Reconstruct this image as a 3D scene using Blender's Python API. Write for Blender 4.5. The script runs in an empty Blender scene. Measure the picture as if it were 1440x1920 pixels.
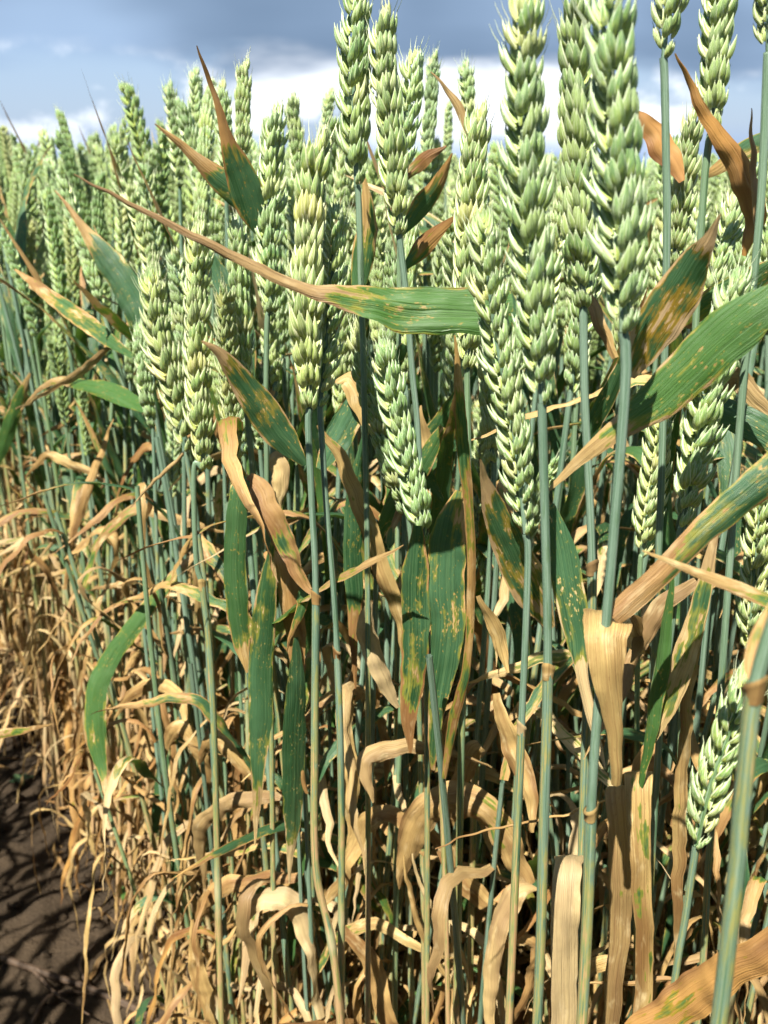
import bpy, math, random
import numpy as np
from mathutils import Vector, Matrix, noise as mnoise

R = math.radians
rng = random.Random(11)
scene = bpy.context.scene
COL = scene.collection

# ------------------------------------------------------------------ camera
CAM_H = 0.74
FPX = 1920 * 35.0 / 36.0          # focal length in photo pixels
HORIZON = 318.0
PITCH = math.atan((960 - HORIZON) / FPX)
cam_d = bpy.data.cameras.new('camera')
cam = bpy.data.objects.new('camera', cam_d)
COL.objects.link(cam)
cam.location = (0, 0, CAM_H)
cam.rotation_euler = (math.pi / 2 - PITCH, 0, 0)
cam_d.sensor_fit = 'VERTICAL'
cam_d.sensor_height = 36
cam_d.sensor_width = 27
cam_d.lens = 35
cam_d.clip_start = 0.02
cam_d.clip_end = 2000
cam_d.dof.use_dof = True
cam_d.dof.focus_distance = 0.40
cam_d.dof.aperture_fstop = 20
scene.camera = cam

# ------------------------------------------------------------------ light
SUN_EL = R(57)
SUN_AZ = R(204)                    # clockwise from +Y (straight ahead): behind the camera, a little to its side
sun_dir = Vector((math.sin(SUN_AZ) * math.cos(SUN_EL), math.cos(SUN_AZ) * math.cos(SUN_EL), math.sin(SUN_EL)))
sun_d = bpy.data.lights.new('sun', 'SUN')
sun_d.energy = 5.0
sun_d.angle = R(0.53)
sun_d.color = (1.0, 0.95, 0.84)
sun = bpy.data.objects.new('sun', sun_d)
COL.objects.link(sun)
sun.rotation_euler = sun_dir.to_track_quat('Z', 'Y').to_euler()
sun.location = (0, 0, 5)

scene.view_settings.view_transform = 'Standard'
scene.view_settings.look = 'None'
scene.view_settings.exposure = 1.48
scene.view_settings.gamma = 1
scene.cycles.max_bounces = 4
scene.cycles.diffuse_bounces = 3
scene.cycles.glossy_bounces = 1
scene.cycles.transmission_bounces = 3
scene.cycles.sample_clamp_indirect = 6
scene.cycles.use_adaptive_sampling = True
scene.cycles.adaptive_threshold = 0.03


class NT:
    """small helper around a node tree"""
    def __init__(s, tree):
        s.t = tree
        s.n = tree.nodes
        s.l = tree.links

    def node(s, typ, **kw):
        n = s.n.new(typ)
        for k, v in kw.items():
            setattr(n, k, v)
        return n

    def put(s, sock, v):
        if isinstance(v, bpy.types.NodeSocket):
            s.l.new(v, sock)
        else:
            sock.default_value = v

    def math(s, op, a, b=0.0, c=0.0, clamp=False):
        n = s.node('ShaderNodeMath', operation=op, use_clamp=clamp)
        s.put(n.inputs[0], a)
        s.put(n.inputs[1], b)
        if op in ('MULTIPLY_ADD', 'SMOOTH_MIN', 'WRAP'):
            s.put(n.inputs[2], c)
        return n.outputs[0]

    def step(s, v, lo, hi):
        n = s.node('ShaderNodeMapRange', interpolation_type='SMOOTHSTEP')
        s.put(n.inputs[0], v)
        s.put(n.inputs[1], lo)
        s.put(n.inputs[2], hi)
        return n.outputs[0]

    def mix(s, f, a, b):
        n = s.node('ShaderNodeMix', data_type='RGBA')
        s.put(n.inputs[0], f)
        s.put(n.inputs[6], a if isinstance(a, bpy.types.NodeSocket) else (*a, 1))
        s.put(n.inputs[7], b if isinstance(b, bpy.types.NodeSocket) else (*b, 1))
        return n.outputs[2]

    def mulc(s, col, f):
        n = s.node('ShaderNodeVectorMath', operation='SCALE')
        s.put(n.inputs[0], col)
        s.put(n.inputs[3], f)
        return n.outputs[0]

    def xyz(s, x, y, z):
        n = s.node('ShaderNodeCombineXYZ')
        for i, v in enumerate((x, y, z)):
            s.put(n.inputs[i], v)
        return n.outputs[0]

    def noise(s, vec, scale=1.0, detail=3.0, rough=0.55, dist=0.0):
        n = s.node('ShaderNodeTexNoise')
        s.put(n.inputs['Vector'], vec)
        n.inputs['Scale'].default_value = scale
        n.inputs['Detail'].default_value = detail
        n.inputs['Roughness'].default_value = rough
        n.inputs['Distortion'].default_value = dist
        return n.outputs[0]

    def attr(s, name):
        return s.node('ShaderNodeAttribute', attribute_name=name).outputs['Fac']


# ------------------------------------------------------------------ sky
world = bpy.data.worlds.new('World')
scene.world = world
world.use_nodes = True
w = NT(world.node_tree)
w.n.clear()
tc = w.node('ShaderNodeTexCoord')
sx = w.node('ShaderNodeSeparateXYZ')
w.l.new(tc.outputs['Generated'], sx.inputs[0])
sky = w.node('ShaderNodeTexSky', sky_type='NISHITA', sun_disc=False)
sky.sun_elevation = SUN_EL
sky.sun_rotation = SUN_AZ
sky.air_density = 1.2
sky.dust_density = 1.0
z = w.math('MAXIMUM', sx.outputs[2], 0.0)
den = w.math('ADD', z, 0.10)
cu = w.math('DIVIDE', sx.outputs[0], den)
cv = w.math('DIVIDE', sx.outputs[1], den)
plane = w.xyz(cu, cv, 3.7)
wob = w.noise(plane, 0.55, 3, 0.5)
big = w.noise(w.xyz(w.math('MULTIPLY', sx.outputs[0], 1.0), sx.outputs[1], w.math('MULTIPLY', sx.outputs[2], 3.0)), 4.3, 4, 0.5)
# grey cloud deck overhead, its lower rim a few degrees above the horizon
deck = w.step(w.math('ADD', z, w.math('MULTIPLY', w.math('SUBTRACT', big, 0.5), 0.11)), 0.070, 0.108)
wob2 = w.noise(w.xyz(sx.outputs[0], sx.outputs[1], w.math('MULTIPLY', sx.outputs[2], 1.6)), 3.1, 3, 0.5)
deck_col = w.mix(w.step(w.math('MULTIPLY_ADD', w.math('SUBTRACT', wob, 0.5), 0.35, wob2), 0.34, 0.74), (1.55, 2.3, 3.45), (3.1, 4.3, 6.1))
# white cumulus low above the horizon
cum = w.noise(w.xyz(sx.outputs[0], sx.outputs[1], w.math('MULTIPLY_ADD', sx.outputs[2], 1.5, 20.91)), 7.5, 7, 0.52)
cumf = w.step(cum, 0.44, 0.55)
low = w.mix(0.6, w.mulc(sky.outputs[0], 0.85), (3.4, 4.9, 7.6))
low = w.mix(cumf, low, (9.4, 9.8, 10.4))
veil = w.mix(w.step(z, 0.0, 0.045), (2.9, 4.2, 6.7), low)
col = w.mix(deck, veil, deck_col)
bg = w.node('ShaderNodeBackground')
w.l.new(col, bg.inputs[0])
bg.inputs[1].default_value = 0.050
world.cycles.sampling_method = 'MANUAL'
world.cycles.sample_map_resolution = 256
wo = w.node('ShaderNodeOutputWorld')
w.l.new(bg.outputs[0], wo.inputs[0])

# ------------------------------------------------------------------ materials


def new_mat(name):
    m = bpy.data.materials.new(name)
    m.use_nodes = True
    n = NT(m.node_tree)
    n.n.clear()
    return m, n


def finish(n, color, rough, spec, trans, tcolor, bump=None, bstr=0.3, bdist=0.0003):
    p = n.node('ShaderNodeBsdfPrincipled')
    n.put(p.inputs['Base Color'], color)
    n.put(p.inputs['Roughness'], rough)
    n.put(p.inputs['Specular IOR Level'], spec)
    if bump is not None:
        b = n.node('ShaderNodeBump')
        b.inputs['Strength'].default_value = bstr
        b.inputs['Distance'].default_value = bdist
        n.l.new(bump, b.inputs['Height'])
        n.l.new(b.outputs[0], p.inputs['Normal'])
    out = n.node('ShaderNodeOutputMaterial')
    if trans:
        t = n.node('ShaderNodeBsdfTranslucent')
        n.put(t.inputs[0], tcolor)
        mx = n.node('ShaderNodeMixShader')
        n.put(mx.inputs[0], trans)
        n.l.new(p.outputs[0], mx.inputs[1])
        n.l.new(t.outputs[0], mx.inputs[2])
        n.l.new(mx.outputs[0], out.inputs[0])
    else:
        n.l.new(p.outputs[0], out.inputs[0])


def leaf_material():
    m, n = new_mat('wheat_leaf')
    uv = n.node('ShaderNodeUVMap', uv_map='UVMap')
    s = n.node('ShaderNodeSeparateXYZ')
    n.l.new(uv.outputs[0], s.inputs[0])
    u, v = s.outputs[0], s.outputs[1]
    rnd = n.node('ShaderNodeObjectInfo').outputs['Random']
    rz = n.math('MULTIPLY', rnd, 63.0)
    dry, rust, edge = n.attr('dry'), n.attr('rust'), n.attr('edge')

    def tex(a, b, off, det=3, rough=0.55):
        return n.noise(n.xyz(n.math('MULTIPLY', u, a), n.math('MULTIPLY', v, b), n.math('ADD', rz, off)), 1.0, det, rough)
    streak = tex(700, 30, 0, 3, 0.6)
    blotch = tex(170, 60, 9, 3, 0.6)
    fine = tex(2600, 10, 30, 2)
    spot = tex(1150, 470, 20, 2.5, 0.6)
    tone = tex(110, 16, 40, 3)
    e = n.math('MULTIPLY', n.step(edge, 0.70, 1.0), 0.27)
    val = n.math('ADD', dry, e)
    val = n.math('MULTIPLY_ADD', n.math('SUBTRACT', streak, 0.5), 0.60, val)
    val = n.math('MULTIPLY_ADD', n.math('SUBTRACT', blotch, 0.5), 1.15, val)
    dead = n.step(val, 0.51, 0.55)
    halo = n.step(val, 0.34, 0.53)
    amount = n.math('MULTIPLY_ADD', dry, 0.12, n.math('MULTIPLY_ADD', n.math('SUBTRACT', blotch, 0.5), 0.55, spot))
    sp = n.step(amount, 0.71, 0.73)
    sph = n.step(amount, 0.64, 0.72)
    green = n.mix(n.step(tone, 0.3, 0.7), (0.014, 0.052, 0.018), (0.045, 0.112, 0.052))
    green = n.mix(n.step(rnd, 0.5, 1.0), green, n.mix(tone, (0.032, 0.095, 0.012), (0.070, 0.150, 0.034)))
    green = n.mix(n.math('MULTIPLY', n.step(fine, 0.44, 0.66), 0.42), green, (0.105, 0.190, 0.080))
    yellow = n.mix(rust, (0.24, 0.25, 0.035), (0.32, 0.17, 0.012))
    tan = n.mix(n.step(tone, 0.30, 0.66), (0.230, 0.130, 0.045), (0.50, 0.360, 0.142))
    tan = n.mix(n.step(blotch, 0.55, 0.72), tan, (0.64, 0.50, 0.26))
    tan = n.mix(n.math('MULTIPLY', n.step(fine, 0.46, 0.68), 0.5), tan, (0.17, 0.085, 0.032))
    tan = n.mix(n.math('MULTIPLY', n.step(spot, 0.62, 0.72), 0.45), tan, (0.20, 0.105, 0.045))
    tan = n.mix(rust, tan, n.mix(n.step(tone, 0.3, 0.7), (0.15, 0.050, 0.012), (0.46, 0.22, 0.045)))
    # rusty brown and old grey-brown leaves
    tan = n.mix(n.math('MULTIPLY', n.step(rnd, 0.30, 0.12), 0.5), tan, n.mix(n.step(tone, 0.3, 0.7), (0.17, 0.075, 0.025), (0.38, 0.205, 0.075)))
    tan = n.mix(n.math('MULTIPLY', n.math('MULTIPLY', n.step(rnd, 0.38, 0.45), n.step(rnd, 0.62, 0.55)), 0.45), tan, (0.60, 0.49, 0.29))
    tan = n.mix(n.math('MULTIPLY', n.step(rnd, 0.70, 1.0), 0.5), tan, (0.225, 0.155, 0.080))
    c = n.mix(n.math('MULTIPLY', n.math('MAXIMUM', halo, sph), 0.75), green, yellow)
    c = n.mix(n.math('MAXIMUM', dead, n.math('MULTIPLY', sp, 0.8)), c, tan)
    tcol = n.mix(dead, n.mix(0.5, c, (0.16, 0.30, 0.015)), c)
    rough = n.math('MULTIPLY_ADD', dead, 0.12, 0.42)
    finish(n, c, rough, 0.42, 0.24, tcol, n.math('ADD', fine, n.math('MULTIPLY', blotch, 0.9)), 0.9, 0.0007)
    return m


def stem_material():
    m, n = new_mat('wheat_stem')
    uv = n.node('ShaderNodeUVMap', uv_map='UVMap')
    s = n.node('ShaderNodeSeparateXYZ')
    n.l.new(uv.outputs[0], s.inputs[0])
    u, v = s.outputs[0], s.outputs[1]
    rnd = n.node('ShaderNodeObjectInfo').outputs['Random']
    rz = n.math('MULTIPLY', rnd, 63.0)
    dry, edge = n.attr('dry'), n.attr('edge')

    def tex(a, b, off, det=3, rough=0.55):
        return n.noise(n.xyz(n.math('MULTIPLY', u, a), n.math('MULTIPLY', v, b), n.math('ADD', rz, off)), 1.0, det, rough)
    fine = tex(34, 9, 0, 2)
    streak = tex(11, 26, 5, 4, 0.65)
    patch = tex(4, 90, 11, 3, 0.6)
    green = n.mix(n.step(streak, 0.3, 0.7), (0.042, 0.098, 0.052), (0.150, 0.222, 0.160))
    green = n.mix(n.step(rnd, 0.45, 1.0), green, n.mix(n.step(streak, 0.3, 0.7), (0.055, 0.115, 0.035), (0.165, 0.245, 0.120)))
    green = n.mix(n.math('MULTIPLY', n.step(fine, 0.46, 0.60), 0.5), green, (0.26, 0.34, 0.27))
    green = n.mix(n.math('MULTIPLY', n.step(patch, 0.56, 0.70), 0.5), green, (0.07, 0.13, 0.055))
    val = n.math('MULTIPLY_ADD', n.math('SUBTRACT', streak, 0.5), 1.0, dry)
    val = n.math('MULTIPLY_ADD', n.math('SUBTRACT', patch, 0.5), 0.7, val)
    halo = n.step(val, 0.36, 0.50)
    dead = n.step(val, 0.50, 0.66)
    c = n.mix(n.math('MULTIPLY', halo, 0.7), green, (0.26, 0.25, 0.06))
    c = n.mix(dead, c, n.mix(fine, (0.25, 0.14, 0.06), (0.55, 0.38, 0.20)))
    c = n.mix(edge, c, (0.40, 0.44, 0.28))
    finish(n, c, 0.40, 0.5, 0, None, fine, 0.35, 0.0003)
    return m


def ear_material():
    m, n = new_mat('wheat_ear')
    uv = n.node('ShaderNodeUVMap', uv_map='UVMap')
    s = n.node('ShaderNodeSeparateXYZ')
    n.l.new(uv.outputs[0], s.inputs[0])
    u, v = s.outputs[0], s.outputs[1]
    rnd = n.node('ShaderNodeObjectInfo').outputs['Random']
    dry, edge = n.attr('dry'), n.attr('edge')    # edge: papery margin, dry: tip
    rz = n.math('MULTIPLY', rnd, 41.0)
    st = n.noise(n.xyz(n.math('MULTIPLY', u, 21.0), n.math('MULTIPLY', v, 1.0), rz), 1.0, 2, 0.5)
    mot = n.noise(n.xyz(n.math('MULTIPLY', u, 5.0), n.math('MULTIPLY', v, 4.0), n.math('ADD', rz, 7.0)), 1.0, 3, 0.6)
    body = n.mix(n.step(v, 0.08, 0.62), (0.56, 0.645, 0.125), (0.250, 0.390, 0.118))
    body = n.mix(n.math('MULTIPLY', n.step(mot, 0.41, 0.60), 0.72), body, (0.105, 0.215, 0.080))
    body = n.mix(n.math('MULTIPLY', n.step(rnd, 0.50, 1.0), 0.45), body, (0.44, 0.53, 0.14))
    body = n.mix(n.math('MULTIPLY', n.step(st, 0.50, 0.62), 0.75), body, (0.66, 0.73, 0.46))
    c = n.mix(n.math('MULTIPLY', n.step(edge, 0.84, 1.0), 0.75), body, (0.74, 0.77, 0.57))
    c = n.mix(n.math('MULTIPLY', n.step(v, 0.80, 1.0), 0.65), c, (0.72, 0.76, 0.54))
    c = n.mix(n.math('MULTIPLY', n.step(rnd, 0.94, 0.97), 0.22), c, (0.62, 0.46, 0.18))
    c = n.mix(dry, c, (0.60, 0.48, 0.26))
    mulv = n.node('ShaderNodeVectorMath', operation='MULTIPLY')
    n.l.new(c, mulv.inputs[0])
    n.l.new(n.node('ShaderNodeObjectInfo').outputs['Color'], mulv.inputs[1])
    c = mulv.outputs[0]
    finish(n, c, 0.33, 0.6, 0.16, n.mix(0.5, c, (0.42, 0.52, 0.08)), st, 0.6, 0.0004)
    return m


def soil_material():
    m, n = new_mat('soil')
    g = n.node('ShaderNodeNewGeometry').outputs['Position']
    a = n.noise(g, 9, 6, 0.62)
    b = n.noise(g, 60, 6, 0.65)
    d = n.noise(g, 330, 4, 0.65)
    c = n.mix(n.step(a, 0.35, 0.68), (0.027, 0.019, 0.012), (0.056, 0.039, 0.024))
    c = n.mix(n.math('MULTIPLY', n.step(b, 0.42, 0.66), 0.6), c, (0.040, 0.028, 0.018))
    c = n.mix(n.math('MULTIPLY', n.step(d, 0.50, 0.72), 0.5), c, (0.080, 0.057, 0.037))
    finish(n, c, 0.95, 0.15, 0, None, n.math('ADD', n.math('MULTIPLY', b, 1.0), n.math('MULTIPLY', d, 0.35)), 0.9, 0.008)
    return m


def plain_material(name, c, rough=0.7):
    m, n = new_mat(name)
    g = n.node('ShaderNodeNewGeometry').outputs['Position']
    k = n.noise(g, 420, 4, 0.6)
    finish(n, n.mix(n.step(k, 0.35, 0.68), tuple(x * 0.62 for x in c), c), rough, 0.3, 0, None, k, 0.5, 0.0006)
    return m


M_LEAF, M_STEM, M_EAR, M_SOIL = leaf_material(), stem_material(), ear_material(), soil_material()
M_STALK = plain_material('dead_stalk_brown', (0.075, 0.048, 0.030))
M_CANOPY = plain_material('far_crop_green', (0.22, 0.30, 0.10))
MATS = [M_STEM, M_LEAF, M_EAR]

# ------------------------------------------------------------------ mesh helpers


class MB:
    """mesh data: vertices with uv + three float attributes, faces with a material slot"""
    def __init__(s):
        s.v, s.a, s.f, s.m = [], [], [], []      # vertex blocks (n,3); attr blocks (n,5) u v dry rust edge
        s.n = 0

    def add(s, verts, attrs, faces, mat=0):
        verts = np.asarray(verts, float).reshape(-1, 3)
        s.v.append(verts)
        s.a.append(np.asarray(attrs, float).reshape(-1, 5))
        fa = np.asarray(faces, int)
        s.f.append(fa + s.n)
        s.m.append(np.full(len(fa), mat))
        s.n += len(verts)

    def merge(s, o, mat4=None, mat=None):
        if not o.v:
            return
        V = np.concatenate(o.v)
        if mat4 is not None:
            M = np.array(mat4)
            V = V @ M[:3, :3].T + M[:3, 3]
        for i, f in enumerate(o.f):
            s.f.append(f + s.n)
            s.m.append(o.m[i] if mat is None else np.full(len(f), mat))
        s.v.append(V)
        s.a.append(np.concatenate(o.a))
        s.n += len(V)

    def mesh(s, name, mats):
        V, A = np.concatenate(s.v), np.concatenate(s.a)
        F, Mi = np.concatenate(s.f), np.concatenate(s.m)
        me = bpy.data.meshes.new(name)
        me.vertices.add(len(V))
        me.vertices.foreach_set('co', V.ravel())
        me.loops.add(F.size)
        me.loops.foreach_set('vertex_index', F.ravel())
        me.polygons.add(len(F))
        me.polygons.foreach_set('loop_start', np.arange(0, F.size, 4))
        me.polygons.foreach_set('material_index', Mi)
        me.polygons.foreach_set('use_smooth', np.ones(len(F), bool))
        uvl = me.uv_layers.new(name='UVMap')
        uvl.data.foreach_set('uv', A[F.ravel(), :2].ravel())
        for i, nm in ((2, 'dry'), (3, 'rust'), (4, 'edge')):
            at = me.attributes.new(nm, 'FLOAT', 'POINT')
            at.data.foreach_set('value', A[:, i].copy())
        for m in mats:
            me.materials.append(m)
        me.update(calc_edges=True)
        return me


def grid_faces(n, k):
    i = np.arange(n - 1)[:, None] * k + np.arange(k - 1)[None, :]
    i = i.ravel()
    return np.stack([i, i + 1, i + k + 1, i + k], 1)


def catmull(P, N):
    P = np.asarray(P, float)
    n = len(P)
    Q = np.vstack([2 * P[0] - P[1], P, 2 * P[-1] - P[-2]])
    t = np.linspace(0, n - 1 - 1e-9, N)
    i = t.astype(int)
    f = (t - i)[:, None]
    p0, p1, p2, p3 = Q[i], Q[i + 1], Q[i + 2], Q[i + 3]
    return 0.5 * (2 * p1 + (p2 - p0) * f + (2 * p0 - 5 * p1 + 4 * p2 - p3) * f ** 2 + (3 * p1 - p0 - 3 * p2 + p3) * f ** 3)


def norm(a):
    return a / np.maximum(np.linalg.norm(a, axis=-1, keepdims=True), 1e-12)


def tangents(P):
    T = np.gradient(P, axis=0)
    return norm(T)


def tube(path, radii, dry=0.0, k=9, mb=None, mat=0, edge=0.0, v0=0.0):
    mb = mb or MB()
    P = np.asarray(path, float)
    n = len(P)
    T = tangents(P)
    ref = np.array([1.0, 0, 0]) if abs(T[0][0]) < 0.8 else np.array([0, 1.0, 0])
    X = norm(ref - (T @ ref)[:, None] * T)
    Y = np.cross(T, X)
    ang = np.linspace(0, 2 * math.pi, k)
    r = np.broadcast_to(np.asarray(radii, float), (n,))
    V = P[:, None, :] + r[:, None, None] * (np.cos(ang)[None, :, None] * X[:, None, :] + np.sin(ang)[None, :, None] * Y[:, None, :])
    s = np.concatenate([[0], np.cumsum(np.linalg.norm(np.diff(P, axis=0), axis=1))]) + v0
    A = np.zeros((n, k, 5))
    A[:, :, 0] = np.sin(ang)[None, :] * 0.5 + 0.3 * np.cos(ang)[None, :]
    A[:, :, 1] = s[:, None]
    A[:, :, 2] = np.broadcast_to(np.asarray(dry, float), (n,))[:, None]
    A[:, :, 4] = np.broadcast_to(np.asarray(edge, float), (n,))[:, None]
    mb.add(V, A, grid_faces(n, k), mat)
    return mb


def ribbon(P, S, W, dry, rust=0.0, curl=0.5, fold=0.1, ruffle=0.05, seed=0, N=34, k=7, mb=None, mat=0, crumple=0.0, crease=0.0):
    """a leaf blade: centre line P, side vectors S, widths W (metres)"""
    mb = mb or MB()
    n0 = len(P)
    P = catmull(P, N)
    S = norm(catmull(S, N))
    tt = np.linspace(0, 1, n0)
    t = np.linspace(0, 1, N)
    W = np.maximum(catmull(np.asarray(W, float)[:, None], N)[:, 0], 0.0002)
    dry = np.interp(t, np.linspace(0, 1, len(np.atleast_1d(dry))), np.atleast_1d(dry))
    curl = np.interp(t, np.linspace(0, 1, len(np.atleast_1d(curl))), np.atleast_1d(curl))
    T = tangents(P)
    S = norm(S - np.sum(S * T, 1)[:, None] * T)
    Nn = np.cross(S, T)
    L = np.concatenate([[0], np.cumsum(np.linalg.norm(np.diff(P, axis=0), axis=1))])
    if crumple:
        off = np.array([[mnoise.noise((seed * 3.1 + q * 7.7, x * 45, 0.5)) + 0.45 * mnoise.noise((seed * 3.1 + q * 7.7, x * 150, 3.5)) for q in range(2)] for x in L])
        P = P + (S * off[:, :1] + Nn * off[:, 1:]) * crumple
        tw = np.array([mnoise.noise((seed * 2.3, x * 30, 7.5)) + 0.4 * mnoise.noise((seed * 2.3, x * 110, 1.5)) for x in L])[:, None] * min(1.3, crumple * 300)
        S, Nn = S * np.cos(tw) + Nn * np.sin(tw), Nn * np.cos(tw) - S * np.sin(tw)
    cre = crease * W
    V = np.zeros((N, k, 3))
    A = np.zeros((N, k, 5))
    for j in range(k):
        s = -1 + 2 * j / (k - 1)
        c = np.where(np.abs(curl) < 1e-3, 1e-3, curl)
        rad = W / c
        ang = s * c / 2
        x = rad * np.sin(ang)
        y = rad * (1 - np.cos(ang)) + fold * abs(s) * W * 0.5
        if ruffle:
            sd = 1 if s > 0 else -1
            rf = np.array([mnoise.noise((seed * 1.7 + sd * 5, q * 85, 2.2)) + 0.5 * mnoise.noise((seed * 1.7 + sd * 5, q * 230, 8.2)) for q in L])
            y = y + ruffle * W * abs(s) ** 1.5 * rf
            x = x * (1 + 0.10 * abs(s) * np.array([mnoise.noise((seed + sd * 3.3, q * 120, 6.1)) for q in L]))
        if crease:
            y = y + cre * np.array([mnoise.noise((seed * 4.1 + s * 2.6, q * 40, 4.2)) + 0.5 * mnoise.noise((seed * 4.1 + s * 5.0, q * 140, 9.2)) for q in L])
        V[:, j] = P + S * x[:, None] + Nn * y[:, None]
        A[:, j, 0] = s * W * 0.5
        A[:, j, 1] = L
        A[:, j, 2] = dry
        A[:, j, 3] = rust
        A[:, j, 4] = abs(s)
    mb.add(V, A, grid_faces(N, k), mat)
    return mb


def link(name, data, parent=None, mw=None):
    o = bpy.data.objects.new(name, data)
    COL.objects.link(o)
    if parent is not None:
        o.parent = parent
    if mw is not None:
        o.matrix_local = mw
    return o


def tag(o, label=None, cat=None, group=None, kind=None):
    for k, v in (('label', label), ('category', cat), ('group', group), ('kind', kind)):
        if v:
            o[k] = v
    return o


# ------------------------------------------------------------------ wheat ear pieces


def boat(L, wd, th, bow, rings=8, k=9, awn=0.0, tipcurve=0.0):
    """one husk (glume or lemma): a keeled, pointed hull along +Z, its back bulging to +Y"""
    mb = MB()
    s = np.linspace(0, 1, rings)
    s = s ** 0.92
    p = np.sin(math.pi * (0.12 + 0.88 * s) ** 0.8)
    p[-1] = 0.03
    ang = np.linspace(0, 2 * math.pi, k) + math.pi / 2
    V = np.zeros((rings, k, 3))
    A = np.zeros((rings, k, 5))
    for j, a in enumerate(ang):
        ca, sa = math.cos(a), math.sin(a)
        y = th * sa * (1.0 + 0.12 * max(sa, 0) ** 6) if sa > 0 else 0.35 * th * sa
        V[:, j, 0] = wd * p * ca
        V[:, j, 1] = y * p + bow * L * np.sin(math.pi * s * 0.8) + tipcurve * L * s ** 3
        V[:, j, 2] = L * s
        A[:, j, 0] = ca * 0.5
        A[:, j, 1] = s
        A[:, j, 4] = abs(ca)
    mb.add(V, A, grid_faces(rings, k))
    if awn:
        y0 = bow * L * math.sin(math.pi * 0.8) + tipcurve * L
        pa = [(0, y0, L * 0.97), (0, y0 + awn * 0.05, L + awn * 0.5), (awn * 0.04, y0 + awn * 0.02, L + awn)]
        t = tube(catmull(pa, 5), np.linspace(0.00022, 0.00006, 5), k=4)
        t.a[0][:, 1] = 1.0
        mb.merge(t)
    return mb


def spikelet(seed, awn=0.0, lod=False, small=False):
    r = random.Random(seed)
    mb = MB()
    mm = 0.001
    kw = dict(rings=6, k=7) if lod else dict(rings=9, k=11)
    # x, z, lateral tilt, outward lean, yaw, length, half width, thickness
    items = [(-2.5, 0.0, -14, 0, 55, 9.8, 1.6, 1.35), (2.5, 0.0, 14, 0, -55, 9.8, 1.6, 1.35),
             (-2.0, 0.9, -10, 5, 34, 12.2, 1.85, 1.7), (2.0, 0.9, 10, 5, -34, 12.2, 1.85, 1.7),
             (-0.8, 2.2, -5, 9, 14, 11.6, 1.75, 1.6), (0.9, 3.4, 5, 8, -12, 10.4, 1.65, 1.5),
             (0.0, 5.6, r.uniform(-4, 4), 3, 0, 8.2, 1.4, 1.2)]
    if not small:
        items.append((r.uniform(-.5, .5), 1.2, r.uniform(-3, 3), -8, 180, 9.0, 1.8, 1.2))
    for i, (x, zz, tl, ln, yw, L, wd, th) in enumerate(items):
        L *= r.uniform(0.88, 1.10)
        b = boat(L * mm, wd * mm * r.uniform(.95, 1.06), th * mm, 0.09, awn=(awn * r.uniform(0.5, 1.1) if i in (2, 3, 4) else r.uniform(0.0004, 0.0024)), tipcurve=r.uniform(-.12, .02), **kw)
        M = Matrix.Translation((x * mm, 0.6 * mm, zz * mm)) @ Matrix.Rotation(R(tl + r.uniform(-6, 6)), 4, 'Y') @ Matrix.Rotation(R(r.uniform(-4, 4)), 4, 'X') @ Matrix.Rotation(R(-ln), 4, 'X') @ Matrix.Rotation(R(yw), 4, 'Z')
        mb.merge(b, M)
    return mb


SPK = [spikelet(i) for i in range(9)] + [spikelet(20 + i, awn=0.010) for i in range(4)]
SPK_LOD = [spikelet(i, lod=True) for i in range(3)] + [spikelet(20 + i, awn=0.009, lod=True) for i in range(2)]
SPK_ME = [m.mesh('spikelet', [M_EAR]) for m in SPK]


def ear_layout(axis, az_vec, scale, seed, step=0.0038):
    """axis: points base->top; returns the rachis and a list of (variant, matrix, top?) for its spikelets"""
    r = random.Random(seed)
    P = catmull(axis, 60)
    T = tangents(P)
    L = np.concatenate([[0], np.cumsum(np.linalg.norm(np.diff(P, axis=0), axis=1))])
    tot = L[-1] - 0.009 * scale
    n = max(8, int(tot / (step * scale)))
    out = []
    for i in range(n):
        d = tot * i / (n - 1)
        p = np.array([np.interp(d, L, P[:, q]) for q in range(3)])
        t = norm(np.array([np.interp(d, L, T[:, q]) for q in range(3)]))
        sd = az_vec - t * np.dot(az_vec, t)
        sd = norm(sd)
        twist = r.gauss(0, 0.20)
        q = np.cross(t, sd)
        sd = sd * math.cos(twist) + q * math.sin(twist)
        top = i == n - 1
        sgn = 1 if i % 2 == 0 else -1
        if top:
            tilt = 0.03
            sd2 = np.cross(t, sd)
        else:
            tilt = R(r.uniform(8, 21))
            sd2 = sd * sgn
        fr = i / (n - 1)
        k = scale * (0.60 + 0.40 * min(1, fr / 0.16)) * (1.0 - 0.18 * max(0, (fr - 0.75) / 0.25)) * r.uniform(0.90, 1.10)
        zax = norm(t * math.cos(tilt) + sd2 * math.sin(tilt))
        yax = norm(sd2 - zax * np.dot(sd2, zax))
        xax = np.cross(yax, zax)
        M = Matrix(((xax[0] * k, yax[0] * k, zax[0] * k, 0), (xax[1] * k, yax[1] * k, zax[1] * k, 0), (xax[2] * k, yax[2] * k, zax[2] * k, 0), (0, 0, 0, 1)))
        o = p + sd2 * (0.0009 * scale if not top else 0)
        M.translation = Vector(o)
        out.append((fr, M))
    rach = tube(P[:52], np.linspace(0.0013, 0.0008, 52) * scale, k=6)
    return rach, out, r


def ear_tint(r):
    a, b = r.uniform(.94, 1.16), r.uniform(-.05, .08)
    return (a * (1 + b), a, a * (1 - .6 * b), 1)


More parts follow.
